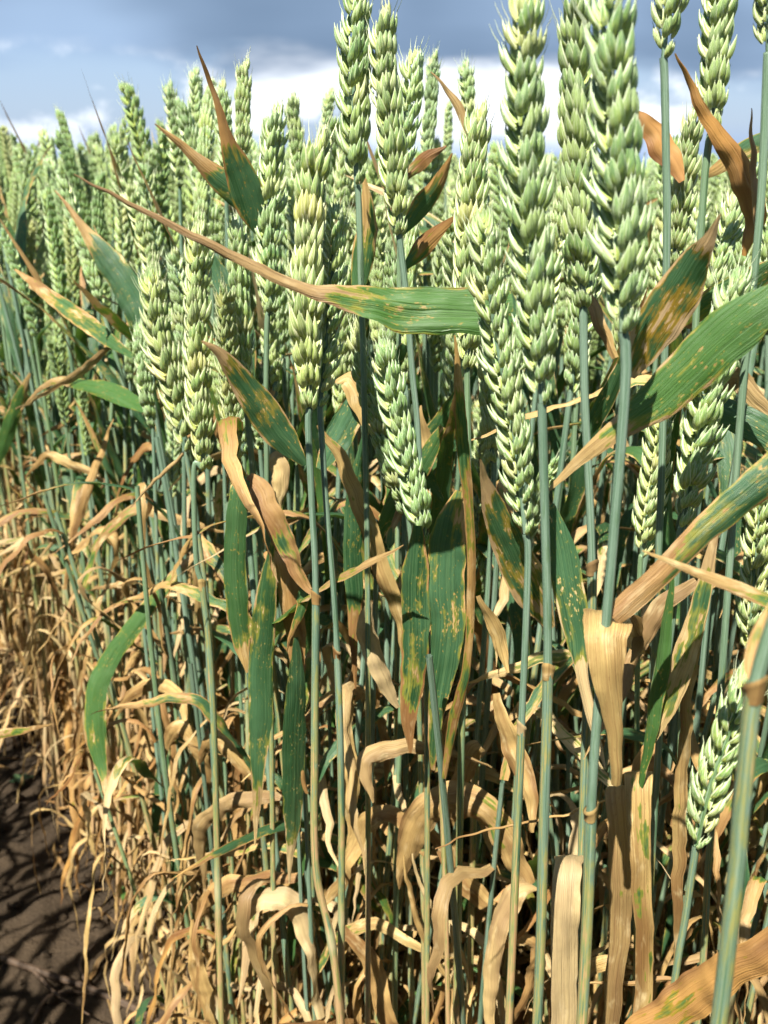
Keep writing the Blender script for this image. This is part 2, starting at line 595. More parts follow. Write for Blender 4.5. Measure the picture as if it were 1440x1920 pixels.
def build_ear(parent, rach, lay, r, origin):
    """ear object (its rachis) with one child per spikelet, in the frame of the plant"""
    e = link('ear', rach.mesh('ear', [M_STEM]), parent)
    tint = ear_tint(r)
    for fr, M in lay:
        vi = r.randrange(9) if fr < 0.80 else 9 + r.randrange(4)
        M2 = M.copy()
        M2.translation = M.translation
        link('spikelet', SPK_ME[vi], e, M2).color = tint
    return e


# ------------------------------------------------------------------ photo pixel -> point at a given distance ahead
CP, SP = math.cos(PITCH), math.sin(PITCH)


def PX(px, py, Y):
    a, b = (px - 720) / FPX, (py - 960) / FPX
    dy = CP - b * SP
    k = Y / dy
    return np.array([a * k, Y, CAM_H + (-SP - b * CP) * k]), k      # point, camera depth


def to_px(p):
    d = np.asarray(p, float) - np.array([0, 0, CAM_H])
    zc = d[1] * CP - d[2] * SP
    if zc < 0.03:
        return None
    return 720 + FPX * d[0] / zc, 960 - FPX * (d[1] * SP + d[2] * CP) / zc, zc


RIGHT = np.array([1.0, 0, 0])
UP = np.array([0, SP, CP])
TOCAM = -np.array([0, CP, -SP])

# ------------------------------------------------------------------ ground
def build_ground():
    near = lambda a, b, st: list(np.arange(a, b, st))
    xs = [-600, -200, -60, -20, -8, -4, -2.5, -1.8] + near(-1.4, 0.9, 0.011) + [1.2, 1.8, 3, 6, 15, 50, 200, 600]
    ys = [-600, -200, -50, -10, -3, -1.2, -0.6] + near(-0.2, 2.6, 0.012) + [2.9, 3.5, 5, 8, 15, 40, 120, 400, 1200]
    nx, ny = len(xs), len(ys)
    V, A = [], []
    for y in ys:
        for x in xs:
            if -1.4 <= x <= 0.9 and -0.2 <= y <= 2.6:
                zz = 0.022 * mnoise.noise((x * 3.1, y * 3.1, 1.0)) + 0.011 * mnoise.noise((x * 13, y * 13, 2.0)) + 0.006 * mnoise.noise((x * 38, y * 38, 5.0)) + 0.0035 * mnoise.noise((x * 90, y * 90, 3.0))
                c = mnoise.noise((x * 24, y * 24, 9.0))
                zz += 0.016 * max(0, c - 0.28)
            else:
                zz = 0
            V.append((x, y, zz))
            A.append((x, y, 0, 0, 0))
    mb = MB()
    mb.add(V, A, grid_faces(ny, nx))
    o = link('ground', mb.mesh('ground', [M_SOIL]))
    tag(o, 'bare brown soil of the path beside the wheat', 'ground', kind='structure')


build_ground()

# field edge: inside of the crop is where e > 0
EA = np.array([0.285, 0.0])
ED = np.array([-0.539, 0.842])
EN = np.array([0.842, 0.539])

# ------------------------------------------------------------------ wheat plants seen closely
# key: (Y, ear [(px,py) base .. top] or None, ear width in px, row angle, stem [(px,py) downwards], stem radius mm, collar py or None, label)
HERO = {
    'a': (0.275, [(1168, 622), (1166, 420), (1150, 200), (1140, -45)], 100, 55, [(1173, 660), (1170, 760), (1140, 1130), (1112, 1450), (1092, 1900)], 1.95, 1520, 'wheat plant with the thickest blurred pale ear, growing beside the folded tan leaf'),
    'b': (0.345, [(1094, 575), (1083, 380), (1080, 180), (1082, -30)], 82, 118, [(1094, 610), (1097, 760), (1110, 1090), (1098, 1400), (1080, 1900)], 1.9, 1062, 'wheat plant with pale ear and a brown cup-shaped collar halfway down its stem'),
    'c': (0.300, [(1016, 755), (1000, 520), (985, 280), (982, -20)], 86, 50, [(1017, 790), (1022, 980), (1027, 1250), (1018, 1600), (1008, 1900)], 1.85, 1256, 'wheat plant with very long pale ear and a papery collar on its stem'),
    'd': (0.328, [(985, 1000), (966, 830), (926, 610), (902, 400)], 66, 30, [(990, 1040), (985, 1200), (978, 1355), (968, 1600), (955, 1900)], 1.6, 1362, 'wheat plant with slender curved ear in front of the broad horizontal leaf'),
    'e': (0.42, [(876, 690), (878, 540), (880, 380), (900, 190)], 70, 80, [(876, 720), (878, 900), (872, 1150), (865, 1400), (855, 1900)], 1.7, 1180, 'wheat plant with pale bushy ear half hidden behind the broad horizontal leaf'),
    'f': (0.46, [(923, 865), (918, 760), (912, 660), (905, 520)], 52, 100, [(926, 890), (915, 1100), (893, 1405), (885, 1650), (880, 1900)], 1.7, 1410, 'wheat plant with shaded ear low behind the slender curved ear'),
    'g': (0.43, [(668, 345), (664, 220), (664, 90), (672, -35)], 66, 40, [(672, 370), (676, 500), (684, 800), (690, 1200), (690, 1900)], 1.6, None, 'tall wheat plant with two-rowed ear rising against the dark cloud'),
    'h': (0.42, [(748, 440), (738, 300), (722, 160), (716, 10)], 66, 70, [(752, 470), (762, 560), (773, 700), (786, 860), (800, 1300), (800, 1900)], 1.65, None, 'tall wheat plant with fanned ear tipped by short bristles above the horizontal leaf'),
    'i': (0.50, [(752, 335), (760, 270), (768, 200), (776, 90)], 50, 30, [(750, 360), (748, 600), (745, 1000), (740, 1900)], 1.6, None, 'wheat plant with narrow ear and long bristles rising behind the fanned ear'),
    'j': (0.39, [(581, 765), (575, 600), (580, 420), (602, 240)], 80, 85, [(578, 800), (585, 950), (592, 1110), (590, 1400), (592, 1625), (622, 1770), (640, 1950)], 1.75, 1118, 'wheat plant with broad ear and a kinked mottled stem beside hanging tan leaves'),
    'k': (0.40, [(600, 760), (612, 640), (622, 520), (628, 380)], 56, 20, [(602, 800), (612, 950), (630, 1180), (640, 1500), (640, 1900)], 1.6, 1220, 'wheat plant with olive ear pressed against the broad ear and a bare green stem'),
    'l': (0.47, [(508, 585), (505, 480), (505, 360), (516, 195)], 58, 60, [(500, 620), (500, 880), (508, 1300), (515, 1900)], 1.6, None, 'wheat plant with yellowish ear between the long dry leaf tip and the cloud'),
    'm': (0.42, [(797, 1020), (770, 890), (738, 760), (714, 635)], 62, 60, [(800, 1045), (812, 1150), (825, 1400), (840, 1900)], 1.5, None, 'leaning wheat plant with drooped ear standing below the horizontal leaf'),
    'n': (0.44, [(760, 960), (725, 850), (692, 740), (660, 605)], 52, 110, [(768, 990), (780, 1150), (790, 1500), (795, 1900)], 1.5, None, 'leaning wheat plant with bristle-tipped ear shaded by the drooped ear next to it'),
    'o': (0.47, [(382, 880), (372, 720), (368, 580), (372, 410)], 60, 60, [(364, 880), (368, 1050), (382, 1120), (400, 1340), (415, 1900)], 1.7, 1095, 'wheat plant with long ear whose pale green stem stands among withered leaves'),
    'p': (0.50, [(350, 845), (330, 740), (300, 640), (282, 500)], 60, 40, [(352, 870), (372, 1000), (400, 1300), (410, 1900)], 1.6, None, 'wheat plant with slightly bowed ear dotted with bright husks'),
    'q': (0.55, [(456, 850), (446, 770), (432, 690), (418, 580)], 42, 15, [(458, 880), (462, 1100), (470, 1900)], 1.5, None, 'wheat plant with thin two-rowed ear beside the spotted dark leaf'),
    'r': (0.62, [(286, 800), (275, 740), (268, 680), (262, 600)], 38, 80, [(288, 830), (300, 1200), (320, 1700)], 1.6, None, 'short wheat plant with shaded ear below the curved green leaf'),
    's': (0.37, [(1244, 108), (1250, 40), (1255, -60), (1258, -160)], 64, 40, [(1246, 150), (1249, 300), (1250, 460), (1240, 900), (1225, 1300), (1210, 1900)], 1.75, None, 'tall wheat plant whose bare green stem stands against the sky'),
    't': (0.38, [(1335, 245), (1338, 130), (1345, 20), (1350, -100)], 70, 85, [(1328, 275), (1318, 380), (1300, 700), (1280, 1200), (1265, 1900)], 1.7, None, 'tall wheat plant with thick fanned ear beside the orange-brown leaf'),
    'u': (0.34, [(1440, 98), (1440, 20), (1442, -80), (1445, -160)], 60, 60, [(1438, 130), (1425, 400), (1395, 700), (1365, 1100), (1330, 1600), (1310, 1900)], 1.7, None, 'wheat plant with slanting stem crossing the orange-brown leaf'),
    'v': (0.45, [(1262, 500), (1272, 420), (1285, 320), (1296, 200)], 60, 110, [(1258, 530), (1245, 800), (1225, 1300), (1210, 1900)], 1.6, None, 'wheat plant with grey-green ear between the bare stem and the slanting stem'),
    'w': (0.335, [(1280, 985), (1305, 850), (1330, 730), (1388, 500)], 76, 70, [(1274, 1010), (1262, 1150), (1235, 1400), (1205, 1900)], 1.6, None, 'leaning wheat plant with plump ear passing behind the broad slanting green leaf'),
    'x': (0.42, [(1205, 1040), (1215, 960), (1230, 870), (1245, 760)], 56, 50, [(1200, 1065), (1195, 1250), (1190, 1900)], 1.5, None, 'wheat plant with small dark green ear in the shade under the slanting leaf'),
    'y': (0.36, [(1405, 1225), (1412, 1120), (1422, 1000), (1430, 880)], 60, 40, [(1402, 1250), (1390, 1500), (1370, 1900)], 1.5, None, 'wheat plant with low ear beside the thick whitish stem'),
    'z': (0.285, [(1305, 1585), (1330, 1480), (1365, 1380), (1412, 1255)], 78, 25, [(1300, 1620), (1285, 1720), (1252, 1930)], 1.55, None, 'late short wheat plant with ear low among dead leaves beside the thick whitish stem'),
    'aa': (0.185, None, 0, 0, [(1560, 880), (1475, 1100), (1416, 1290), (1392, 1500), (1350, 1900)], 2.0, 1288, 'thick whitish wheat stem with a brown withered collar'),
    'ab': (0.78, [(337, 350), (332, 290), (325, 225), (316, 150)], 32, 60, [(338, 380), (345, 700), (355, 1300)], 1.7, None, 'wheat plant with dark-tipped ear standing clear against the white cloud'),
    'ac': (0.80, [(372, 330), (370, 270), (368, 200), (365, 125)], 30, 30, [(373, 360), (378, 700), (385, 1300)], 1.7, None, 'wheat plant with straight slim ear next to the dark-tipped ear'),
    'ad': (0.62, [(452, 330), (455, 260), (456, 190), (458, 112)], 40, 75, [(451, 360), (455, 700), (465, 1500)], 1.7, None, 'wheat plant with bright ear behind the upright dark leaf tip'),
    'ae': (0.66, [(425, 350), (424, 290), (420, 220), (415, 150)], 32, 45, [(425, 380), (430, 700), (440, 1500)], 1.7, None, 'wheat plant with slim ear partly hidden by the upright dark leaf tip'),
    'af': (0.75, [(798, 340), (802, 260), (808, 180), (814, 95)], 34, 80, [(797, 370), (795, 800), (790, 1500)], 1.7, None, 'wheat plant with single yellow-green ear standing free before the cloud'),
    'ag': (0.72, [(884, 290), (882, 240), (876, 180), (870, 112)], 34, 45, [(885, 320), (880, 800), (870, 1500)], 1.7, None, 'wheat plant with ear tip showing just above the pale bushy ear'),
    'ah': (1.05, [(836, 330), (838, 290), (840, 240), (841, 190)], 20, 45, [(836, 350), (830, 800), (822, 1300)], 1.7, None, 'slim far wheat plant with tiny ear beside the free-standing yellow-green ear'),
    'ai': (0.85, [(600, 350), (606, 290), (612, 230), (620, 165)], 26, 45, [(598, 380), (600, 800), (605, 1400)], 1.7, None, 'wheat plant with thin tilted ear against the brightest white cloud'),
    'aj': (0.50, None, 0, 0, [(-90, 1000), (-80, 1200), (-75, 1400), (-70, 1700)], 1.7, None, 'wheat plant across the path reaching over with one yellow leaf tip'),
}


def hero_plant(key, spec, idx):
    Y, ear, wpx, az, stem, rad, collar, label = spec
    pts, ks = [], []
    for (px, py) in stem:
        p, k = PX(px, py, Y)
        pts.append(p)
    pts = [p for p in pts if p[2] > 0.03]
    # carry the stem on down to the soil
    d = pts[-1] - pts[-2]
    d = d / max(1e-6, -d[2])
    d = np.array([d[0] * 0.4, d[1] * 0.4, -1])
    last = pts[-1]
    pts.append(last + d * last[2] * 0.5)
    base = last + d * (last[2] + 0.004)
    pts.append(base)
    root = link('wheat_plant', None)
    root.location = base
    root.empty_display_size = 0.02
    tag(root, label, 'wheat plant', 'large wheat plants at the corner of the crop')
    if ear:
        epts = [PX(px, py, Y)[0] for (px, py) in ear]
        pts.insert(0, epts[0])
    P = catmull(np.array(pts) - base, 70)
    n = len(P)
    zc = None
    if collar:
        zc = PX(stem[2][0], collar, Y)[0][2] - base[2]
    h = P[:, 2]
    rr = np.full(n, rad * 0.00088)
    rr *= np.interp(h, [0, 0.3, 0.62], [1.15, 1.05, 0.92])
    if zc is not None:
        rr *= np.where(h < zc, 1.20, 0.97)
    dry = np.interp(h, [0.0, 0.30, 0.48, 0.60, 0.66], [0.75, 0.64, 0.46, 0.24, 0.02]) + (0.05 if idx % 3 == 0 else -0.05)
    if zc is not None:
        dry = np.where(h < zc, np.maximum(dry, .36 + .05 * math.sin(idx)), .06)
    edge = np.zeros(n)
    r = random.Random(idx * 7 + 1)
    for nz in (0.10, 0.22 + r.uniform(-.03, .03), 0.38 + r.uniform(-.04, .04)):
        g = np.exp(-((h - nz) / 0.006) ** 2)
        rr *= 1 + 0.22 * g
        edge = np.maximum(edge, g * 0.6)
    st = link('stem', tube(P, rr, dry, k=11, edge=edge).mesh('stem', [M_STEM]), root)
    if zc is not None:
        # papery collar where the leaf sheath ends
        c = np.array([np.interp(zc, h[::-1], P[::-1, q]) for q in range(3)])
        nr = 13
        ang = np.linspace(0, 2 * math.pi, nr)
        V, A = [], []
        for zz, ro, dr in ((-0.0035, 1.17, 0.75), (-0.001, 1.25, 0.9), (0.0004, 1.36, 1.1), (0.0014, 1.44, 1.2), (0.0036, 1.28, 1.2)):
            for a in ang:
                lift = 0.0018 * math.cos(a + idx) * (1 if zz > 0 else 0.2)
                q = rad * 0.001 * ro * .88 * (1 + 0.10 * math.sin(3 * a + idx))
                V.append((c[0] + q * math.cos(a), c[1] + q * math.sin(a), c[2] + zz * (0.5 if zz > 0 else 1) + lift))
                A.append((a * 0.0006, zz * 2, dr, 0.1, 0))
        mb = MB()
        mb.add(V, A, grid_faces(5, nr))
        link('collar', mb.mesh('collar', [M_LEAF]), st)
    if ear:
        zc_ = PX(ear[1][0], ear[1][1], Y)[1]
        scale = np.clip((wpx * zc_ / FPX) / 0.0158, 0.62, 1.06)
        azv = RIGHT * math.cos(R(az)) + TOCAM * math.sin(R(az))
        rach, lay, rr_ = ear_layout(np.array(epts) - base, azv, scale, idx)
        build_ear(root, rach, lay, rr_, base)
    return root, base, P + base


plants = {}
for i, (k, sp) in enumerate(HERO.items()):
    plants[k] = hero_plant(k, sp, i)

# ------------------------------------------------------------------ leaves of those plants, base to tip
# (plant, Y at base, Y at tip, [(px, py, width px[, Y])], dry, options)
HL = [
    ('d', .352, .335, [(960, 585, 86), (912, 582, 92), (840, 578, 92), (760, 575, 90), (690, 562, 68), (630, 550, 42), (570, 543, 24), (480, 505, 22), (380, 450, 19), (280, 400, 14), (200, 358, 9), (140, 325, 3)], (.1, .12, .12, .2, .3, .42, .65, .85, 1, 1, 1, 1), dict(curl=(.3, .4, .5, .8, 1.6, 2.4, 2.8), fold=.05, rust=.3, roll=12, crease=.16, ruffle=.10, crumple=.0012, open=1)),
    ('u', .29, .31, [(1480, 540, 95), (1380, 612, 100), (1300, 685, 95), (1220, 757, 75), (1150, 812, 42), (1090, 860, 24), (1030, 920, 6)], (.1, .15, .18, .22, .6, 1, 1), dict(curl=.6)),
    ('a', .33, .30, [(1178, 705, 50), (1215, 630, 75), (1260, 560, 88), (1300, 495, 60), (1325, 455, 28), (1352, 400, 3)], (.54, .46, .38, .30, .65, 1), dict(rust=1.0, curl=.5, roll=-25)),
    ('u', .28, .275, [(1480, 862, 78), (1380, 948, 62), (1300, 1018, 50), (1235, 1082, 48), (1185, 1128, 46), (1150, 1160, 40)], (.2, .45, .55, .6, .9, 1), dict(curl=1.0, open=1)),
    ('a', .29, .275, [(1200, 1225, 36, .340), (1176, 1168, 62, .326), (1152, 1144, 80, .308), (1139, 1146, 88, .288), (1136, 1176, 88, .273), (1138, 1240, 74, .268), (1147, 1310, 50, .268), (1153, 1380, 36, .268), (1158, 1475, 26, .27)], (1, 1.1, 1.2, 1.2, 1.1, 1, 1, 1, 1), dict(side='h', curl=(.4, .3, .2, .3, .8, 1.8, 2.6), fold=0.0, crumple=.0009, crease=.05)),
    ('c', .345, .325, [(1035, 1180, 40), (1000, 1110, 72), (965, 1040, 70), (930, 960, 48), (910, 905, 20), (898, 862, 3)], (.5, .46, .34, .4, .8, 1), dict(rust=.7, curl=.7)),
    ('c', .315, .29, [(1032, 945, 26), (1053, 1030, 52), (1070, 1120, 60), (1084, 1200, 48), (1092, 1260, 26), (1108, 1340, 22), (1122, 1400, 14), (1134, 1442, 3)], (.1, .1, .25, .38, .65, .85, 1, 1), dict(curl=(.6, .8, 1, 1.6, 2, 2))),
    ('e', .41, .40, [(858, 920, 30), (840, 1000, 66), (832, 1080, 74), (838, 1170, 66), (828, 1270, 48), (815, 1350, 28), (812, 1445, 8)], (.5, .36, .25, .18, .15, .2, .5), dict(curl=.4, roll=10)),
    ('m', .41, .40, [(782, 985, 40), (775, 1080, 52), (775, 1180, 52), (772, 1280, 44), (765, 1350, 28), (768, 1412, 5)], (.35, .25, .22, .42, .7, 1), dict(fold=.35, curl=.4)),
    ('e', .39, .37, [(833, 1460, 20), (850, 1350, 21), (875, 1250, 17), (885, 1100, 17), (878, 950, 20), (868, 820, 26), (860, 720, 17), (850, 628, 3)], (.5, .5, .56, .6, .5, .36, .4, .9), dict(rust=.4, curl=1.2)),
    ('n', .45, .44, [(684, 820, 18), (668, 920, 32), (662, 1020, 36), (665, 1110, 34), (662, 1190, 18), (666, 1292, 3)], (.1, .1, .15, .25, .7, 1), dict(curl=.5)),
    ('o', .46, .44, [(476, 915, 20, .46), (459, 893, 28, .455), (449, 918, 36, .445), (440, 1020, 42), (442, 1120, 44), (452, 1200, 34), (463, 1262, 4)], (.9, .7, .2, .1, .15, .35, .9), dict(side='h', curl=.7)),
    ('j', .43, .45, [(590, 1118, 16), (560, 1070, 34), (530, 1010, 44), (505, 950, 46), (485, 910, 42), (462, 893, 20)], (.8, .6, .5, .75, 1, 1), dict(curl=.8)),
    ('l', .445, .44, [(512, 1015, 16), (497, 1120, 40), (488, 1250, 46), (487, 1360, 44), (483, 1450, 26), (478, 1585, 3)], (.45, .38, .22, .15, .35, .9), dict(curl=.5)),
    ('l', .46, .45, [(512, 1052, 36, .465), (518, 1034, 46, .46), (533, 1075, 50, .45), (548, 1180, 46), (555, 1280, 26), (560, 1400, 18), (572, 1490, 6)], (1, 1, 1, .9, .8, .9, 1), dict(side='h', rust=.35, curl=1.1)),
    ('j', .445, .45, [(556, 1195, 18), (556, 1300, 38), (553, 1420, 44), (550, 1520, 36), (545, 1600, 14), (543, 1655, 3)], (.2, .12, .1, .15, .6, 1), dict(curl=.5)),
    ('o', .60, .54, [(372, 1033, 14), (320, 1085, 24), (260, 1160, 32), (205, 1235, 36), (180, 1300, 40), (178, 1380, 38), (192, 1450, 18), (196, 1492, 3)], (.9, .45, .2, .14, .16, .28, .4, .9), dict(curl=.7)),
    ('l', .47, .45, [(488, 435, 46), (470, 380, 62), (450, 320, 56), (425, 260, 26), (405, 190, 12), (385, 130, 8), (370, 85, 2)], (.12, .18, .28, .65, 1, 1, 1), dict(rust=.6, curl=.8)),
    ('l', .49, .48, [(480, 418, 26), (445, 365, 52), (405, 330, 42), (370, 300, 24), (330, 265, 13), (290, 232, 2)], (.1, .15, .38, 1, 1, 1), dict(curl=.8)),
    ('r', .70, .74, [(284, 645, 26), (262, 590, 52), (225, 525, 58), (185, 470, 42), (155, 430, 20), (125, 385, 8), (103, 358, 2)], (.1, .1, .12, .2, .8, 1, 1), dict(curl=.7)),
    ('r', .66, .75, [(248, 670, 20), (190, 625, 30), (130, 580, 32), (75, 540, 22), (28, 504, 3)], (.2, .32, .42, .55, 1), dict(rust=.3)),
    ('q', .43, .41, [(572, 872, 26), (530, 820, 58), (490, 765, 62), (450, 710, 46), (415, 665, 22), (378, 638, 3)], (.22, .26, .32, .42, .8, 1), dict(rust=.6, curl=.9)),
    ('r', .64, .75, [(274, 768, 38), (215, 735, 36), (150, 718, 22), (90, 718, 12), (38, 768, 3)], (.1, .1, .2, .7, 1), dict(roll=30)),
    ('r', .68, .72, [(220, 645, 20), (150, 700, 16), (90, 738, 10), (28, 770, 3)], (.6, .8, 1, 1), {}),
    ('s', .44, .45, [(1280, 340, 26), (1250, 285, 46), (1225, 240, 40), (1193, 208, 10)], (1, 1, 1, 1), dict(rust=.9)),
    ('u', .38, .37, [(1392, 480, 18), (1412, 400, 48), (1385, 330, 48), (1345, 255, 34), (1305, 180, 18), (1263, 102, 3)], (1, .9, .85, 1, 1, 1), dict(rust=.85, curl=1.2)),
    ('u', .37, .37, [(1416, 440, 20), (1412, 330, 15), (1411, 260, 9), (1410, 203, 2)], (1, 1, 1, 1), dict(rust=.8, curl=2)),
    ('t', .46, .48, [(1470, 236, 24), (1400, 280, 36), (1340, 318, 20), (1312, 335, 3)], (.3, .38, .6, 1), dict(rust=.3)),
    ('h', .45, .44, [(752, 440, 22), (790, 390, 38), (820, 345, 28), (849, 288, 3)], (.2, .28, .6, 1), dict(rust=.6)),
    ('h', .44, .43, [(757, 505, 20), (790, 465, 36), (825, 430, 22), (857, 403, 3)], (.32, .42, .8, 1), dict(rust=.6)),
    ('i', .47, .47, [(757, 338, 10), (790, 305, 26), (838, 276, 3)], (.5, .6, 1), dict(rust=.7)),
    ('e', .50, .50, [(890, 262, 22), (860, 205, 16), (835, 165, 8), (810, 132, 2)], (1, 1, 1, 1), dict(rust=.2)),
    ('g', .46, .46, [(668, 565, 36), (682, 480, 44), (690, 400, 30), (684, 328, 3)], (.22, .32, .6, 1), {}),
    ('k', .48, .47, [(615, 825, 40), (665, 770, 50), (715, 715, 44), (762, 648, 16)], (.15, .2, .2, .4), dict(roll=30)),
    ('k', .47, .46, [(628, 716, 8), (655, 706, 42), (674, 742, 46), (692, 806, 16)], (1, 1, 1, 1), {}),
    ('f', .44, .42, [(746, 1668, 8), (765, 1590, 46), (790, 1530, 66), (830, 1500, 70), (870, 1498, 66), (910, 1520, 56), (950, 1580, 52), (992, 1664, 26)], (1, 1, 1, 1, .9, .62, .62, .9), dict(rust=.25, curl=.9, roll=20, crumple=.003)),
    ('m', .45, .44, [(800, 1555, 36), (850, 1620, 40), (900, 1680, 38), (938, 1724, 18)], (1, .9, .8, .8), dict(curl=.9)),
    ('o', .50, .48, [(382, 1670, 8), (372, 1580, 26), (395, 1525, 34), (440, 1500, 34), (500, 1495, 26), (535, 1502, 6)], (1, 1, 1, 1, 1, 1), dict(curl=1.2, crumple=.003)),
    ('k', .46, .44, [(608, 1710, 24), (640, 1620, 44), (675, 1545, 40), (720, 1515, 34), (765, 1550, 24), (792, 1604, 6)], (1, 1, 1, 1, 1, 1), dict(curl=1., crumple=.003)),
    ('t', .335, .33, [(1268, 1810, 16), (1275, 1600, 26), (1283, 1400, 24), (1300, 1250, 20), (1312, 1155, 4)], (1, .8, .6, .75, 1), dict(curl=1.1)),
    ('aa', .27, .25, [(1190, 1945, 90), (1290, 1880, 80), (1370, 1830, 70), (1470, 1765, 66)], (.5, .6, .8, .9), dict(rust=.8, curl=.8)),
    ('c', .37, .33, [(1195, 1485, 6), (1110, 1511, 10), (1000, 1540, 10), (900, 1566, 9), (818, 1592, 4)], (1, 1, 1, 1, 1), dict(curl=4.2)),
    ('f', .43, .41, [(930, 1455, 6), (850, 1420, 14), (780, 1402, 26), (720, 1402, 36), (685, 1425, 36), (690, 1470, 20), (702, 1504, 4)], (1, 1, 1, 1, 1, 1, 1), dict(curl=1.4, crumple=.003)),
    ('k', .43, .44, [(602, 795, 12), (640, 870, 26), (680, 970, 34), (720, 1080, 34), (748, 1180, 24), (762, 1266, 6)], (.7, .8, .8, 1, 1, 1), dict(curl=1.)),
    ('t', .31, .32, [(1216, 1405, 14), (1250, 1320, 40), (1285, 1230, 44), (1310, 1150, 36), (1330, 1060, 24), (1346, 975, 5)], (.8, .55, .48, .5, .6, 1), dict(fold=.3)),
    ('w', .33, .33, [(1183, 1245, 8), (1210, 1190, 36), (1250, 1130, 34), (1305, 1088, 18)], (1, 1, 1, .9), {}),
    ('w', .31, .31, [(1200, 1480, 22), (1225, 1330, 30), (1245, 1200, 24), (1264, 1075, 6)], (.1, .12, .15, .2), dict(curl=1.4)),
    ('f', .44, .44, [(850, 1540, 28), (866, 1460, 42), (884, 1412, 38), (900, 1398, 26)], (1, 1, 1, 1), dict(curl=1.8)),
    ('d', .36, .36, [(895, 1115, 18), (930, 1200, 30), (952, 1262, 5)], (1, 1, 1), {}),
    ('o', .50, .48, [(372, 1745, 8), (378, 1695, 28), (420, 1665, 34), (480, 1650, 30), (565, 1640, 16)], (1, 1, 1, 1, 1), dict(curl=1.1)),
    ('o', .47, .46, [(448, 1765, 6), (470, 1695, 36), (520, 1680, 42), (570, 1720, 42), (590, 1800, 32), (602, 1910, 16)], (1, 1, 1, 1, 1, 1), dict(curl=1.1, crumple=.003)),
    ('k', .45, .44, [(635, 1735, 26), (700, 1810, 36), (722, 1900, 36), (736, 1970, 26)], (1, 1, 1, 1), {}),
    ('o', .48, .47, [(364, 1725, 14), (374, 1830, 34), (402, 1930, 20)], (1, 1, 1), dict(curl=1.2)),
    ('e', .43, .43, [(758, 1605, 8), (775, 1700, 15), (820, 1790, 13), (872, 1885, 4)], (1, 1, 1, 1), dict(curl=2)),
    ('e', .43, .43, [(775, 1600, 8), (800, 1690, 12), (850, 1760, 16), (880, 1850, 4)], (1, 1, 1, 1), dict(curl=2)),
    ('f', .42, .40, [(1008, 1668, 8), (975, 1668, 40), (945, 1710, 46), (930, 1770, 38), (914, 1860, 28), (922, 1945, 16)], (1, 1, 1, 1, 1, 1), dict(curl=1.2, crumple=.002)),
    ('o', .62, .58, [(213, 1350, 8), (250, 1300, 22), (300, 1285, 26), (335, 1300, 24), (352, 1350, 10)], (1, 1, 1, 1, 1), {}),
    ('o', .60, .58, [(308, 1425, 8), (320, 1380, 26), (345, 1365, 28), (380, 1420, 26), (387, 1505, 10)], (1, 1, 1, 1, 1), {}),
    ('o', .52, .50, [(378, 1435, 16), (400, 1385, 34), (430, 1400, 36), (480, 1460, 26), (545, 1514, 6)], (1, 1, 1, 1, 1), dict(curl=.9)),
    ('p', .80, .78, [(48, 895, 4), (90, 855, 16), (150, 880, 16), (195, 902, 5)], (1, 1, 1, 1), {}),
    ('p', .75, .72, [(212, 785, 3), (180, 870, 14), (150, 960, 15), (118, 1105, 6)], (.9, .9, .9, .8), {}),
    ('p', .52, .50, [(238, 955, 4), (300, 890, 10), (352, 838, 8)], (1, 1, 1), dict(curl=3)),
    ('p', .52, .52, [(338, 686, 6), (370, 750, 26), (400, 800, 22), (432, 856, 4)], (.4, .5, .6, .9), {}),
    ('ae', .56, .54, [(396, 480, 26), (430, 560, 58), (455, 640, 50), (472, 725, 16)], (.1, .12, .18, .3), {}),
    ('u', .37, .35, [(1285, 742, 16), (1340, 762, 46), (1400, 792, 60), (1470, 834, 60)], (.3, .2, .18, .25), {}),
    ('v', .40, .42, [(1470, 486, 40), (1400, 530, 52), (1330, 572, 50), (1286, 614, 20)], (.2, .22, .3, .6), {}),
    ('y', .35, .34, [(1355, 765, 14), (1375, 712, 42), (1410, 738, 36), (1446, 775, 14)], (1, 1.1, 1, 1), {}),
    ('aa', .19, .20, [(1416, 1286, 42), (1419, 1245, 46), (1428, 1190, 40), (1448, 1125, 14)], (.85, .75, .5, .4), dict(rust=.4)),
    ('p', .82, .80, [(-25, 905, 24), (10, 820, 28), (35, 750, 22), (57, 700, 4)], (.2, .2, .3, .8), {}),
    ('aj', .50, .44, [(-78, 1395, 16), (0, 1376, 17), (50, 1368, 11), (98, 1357, 2)], (.42, .46, .5, .8), dict(rust=.2)),
    ('b', .38, .37, [(1102, 535, 22), (1124, 590, 24), (1152, 672, 14)], (1, 1, 1), {}),
    ('b', .38, .37, [(1086, 836, 26), (1130, 762, 36), (1164, 684, 18)], (.2, .2, .3), {}),
    ('b', .35, .32, [(1096, 1668, 24, .382), (1082, 1622, 42, .366), (1072, 1602, 50, .346), (1066, 1614, 53, .325), (1062, 1680, 55, .314), (1060, 1770, 54, .312), (1058, 1930, 48, .312)], (1, 1.1, 1.1, 1.1, 1.1, 1), dict(side='h', curl=.5, fold=0, crumple=.0009, crease=.06)),
    ('a', .35, .32, [(1190, 1540, 18, .380), (1174, 1492, 30, .364), (1162, 1474, 37, .346), (1157, 1490, 42, .328), (1165, 1620, 46, .318), (1160, 1760, 40, .318), (1144, 1930, 30, .318)], (1, 1.1, 1.1, 1, .8, .75, .9), dict(side='h', curl=.5, fold=0, crumple=.0009, crease=.06)),
    ('a', .34, .31, [(1176, 1500, 20, .362), (1184, 1462, 38, .348), (1192, 1448, 50, .330), (1197, 1466, 52, .312), (1200, 1600, 42, .304), (1208, 1750, 34, .304), (1203, 1930, 34, .304)], (1, 1, .95, .75, .62, .6, .7), dict(side='h', curl=.5, fold=0, crumple=.0009, crease=.06)),
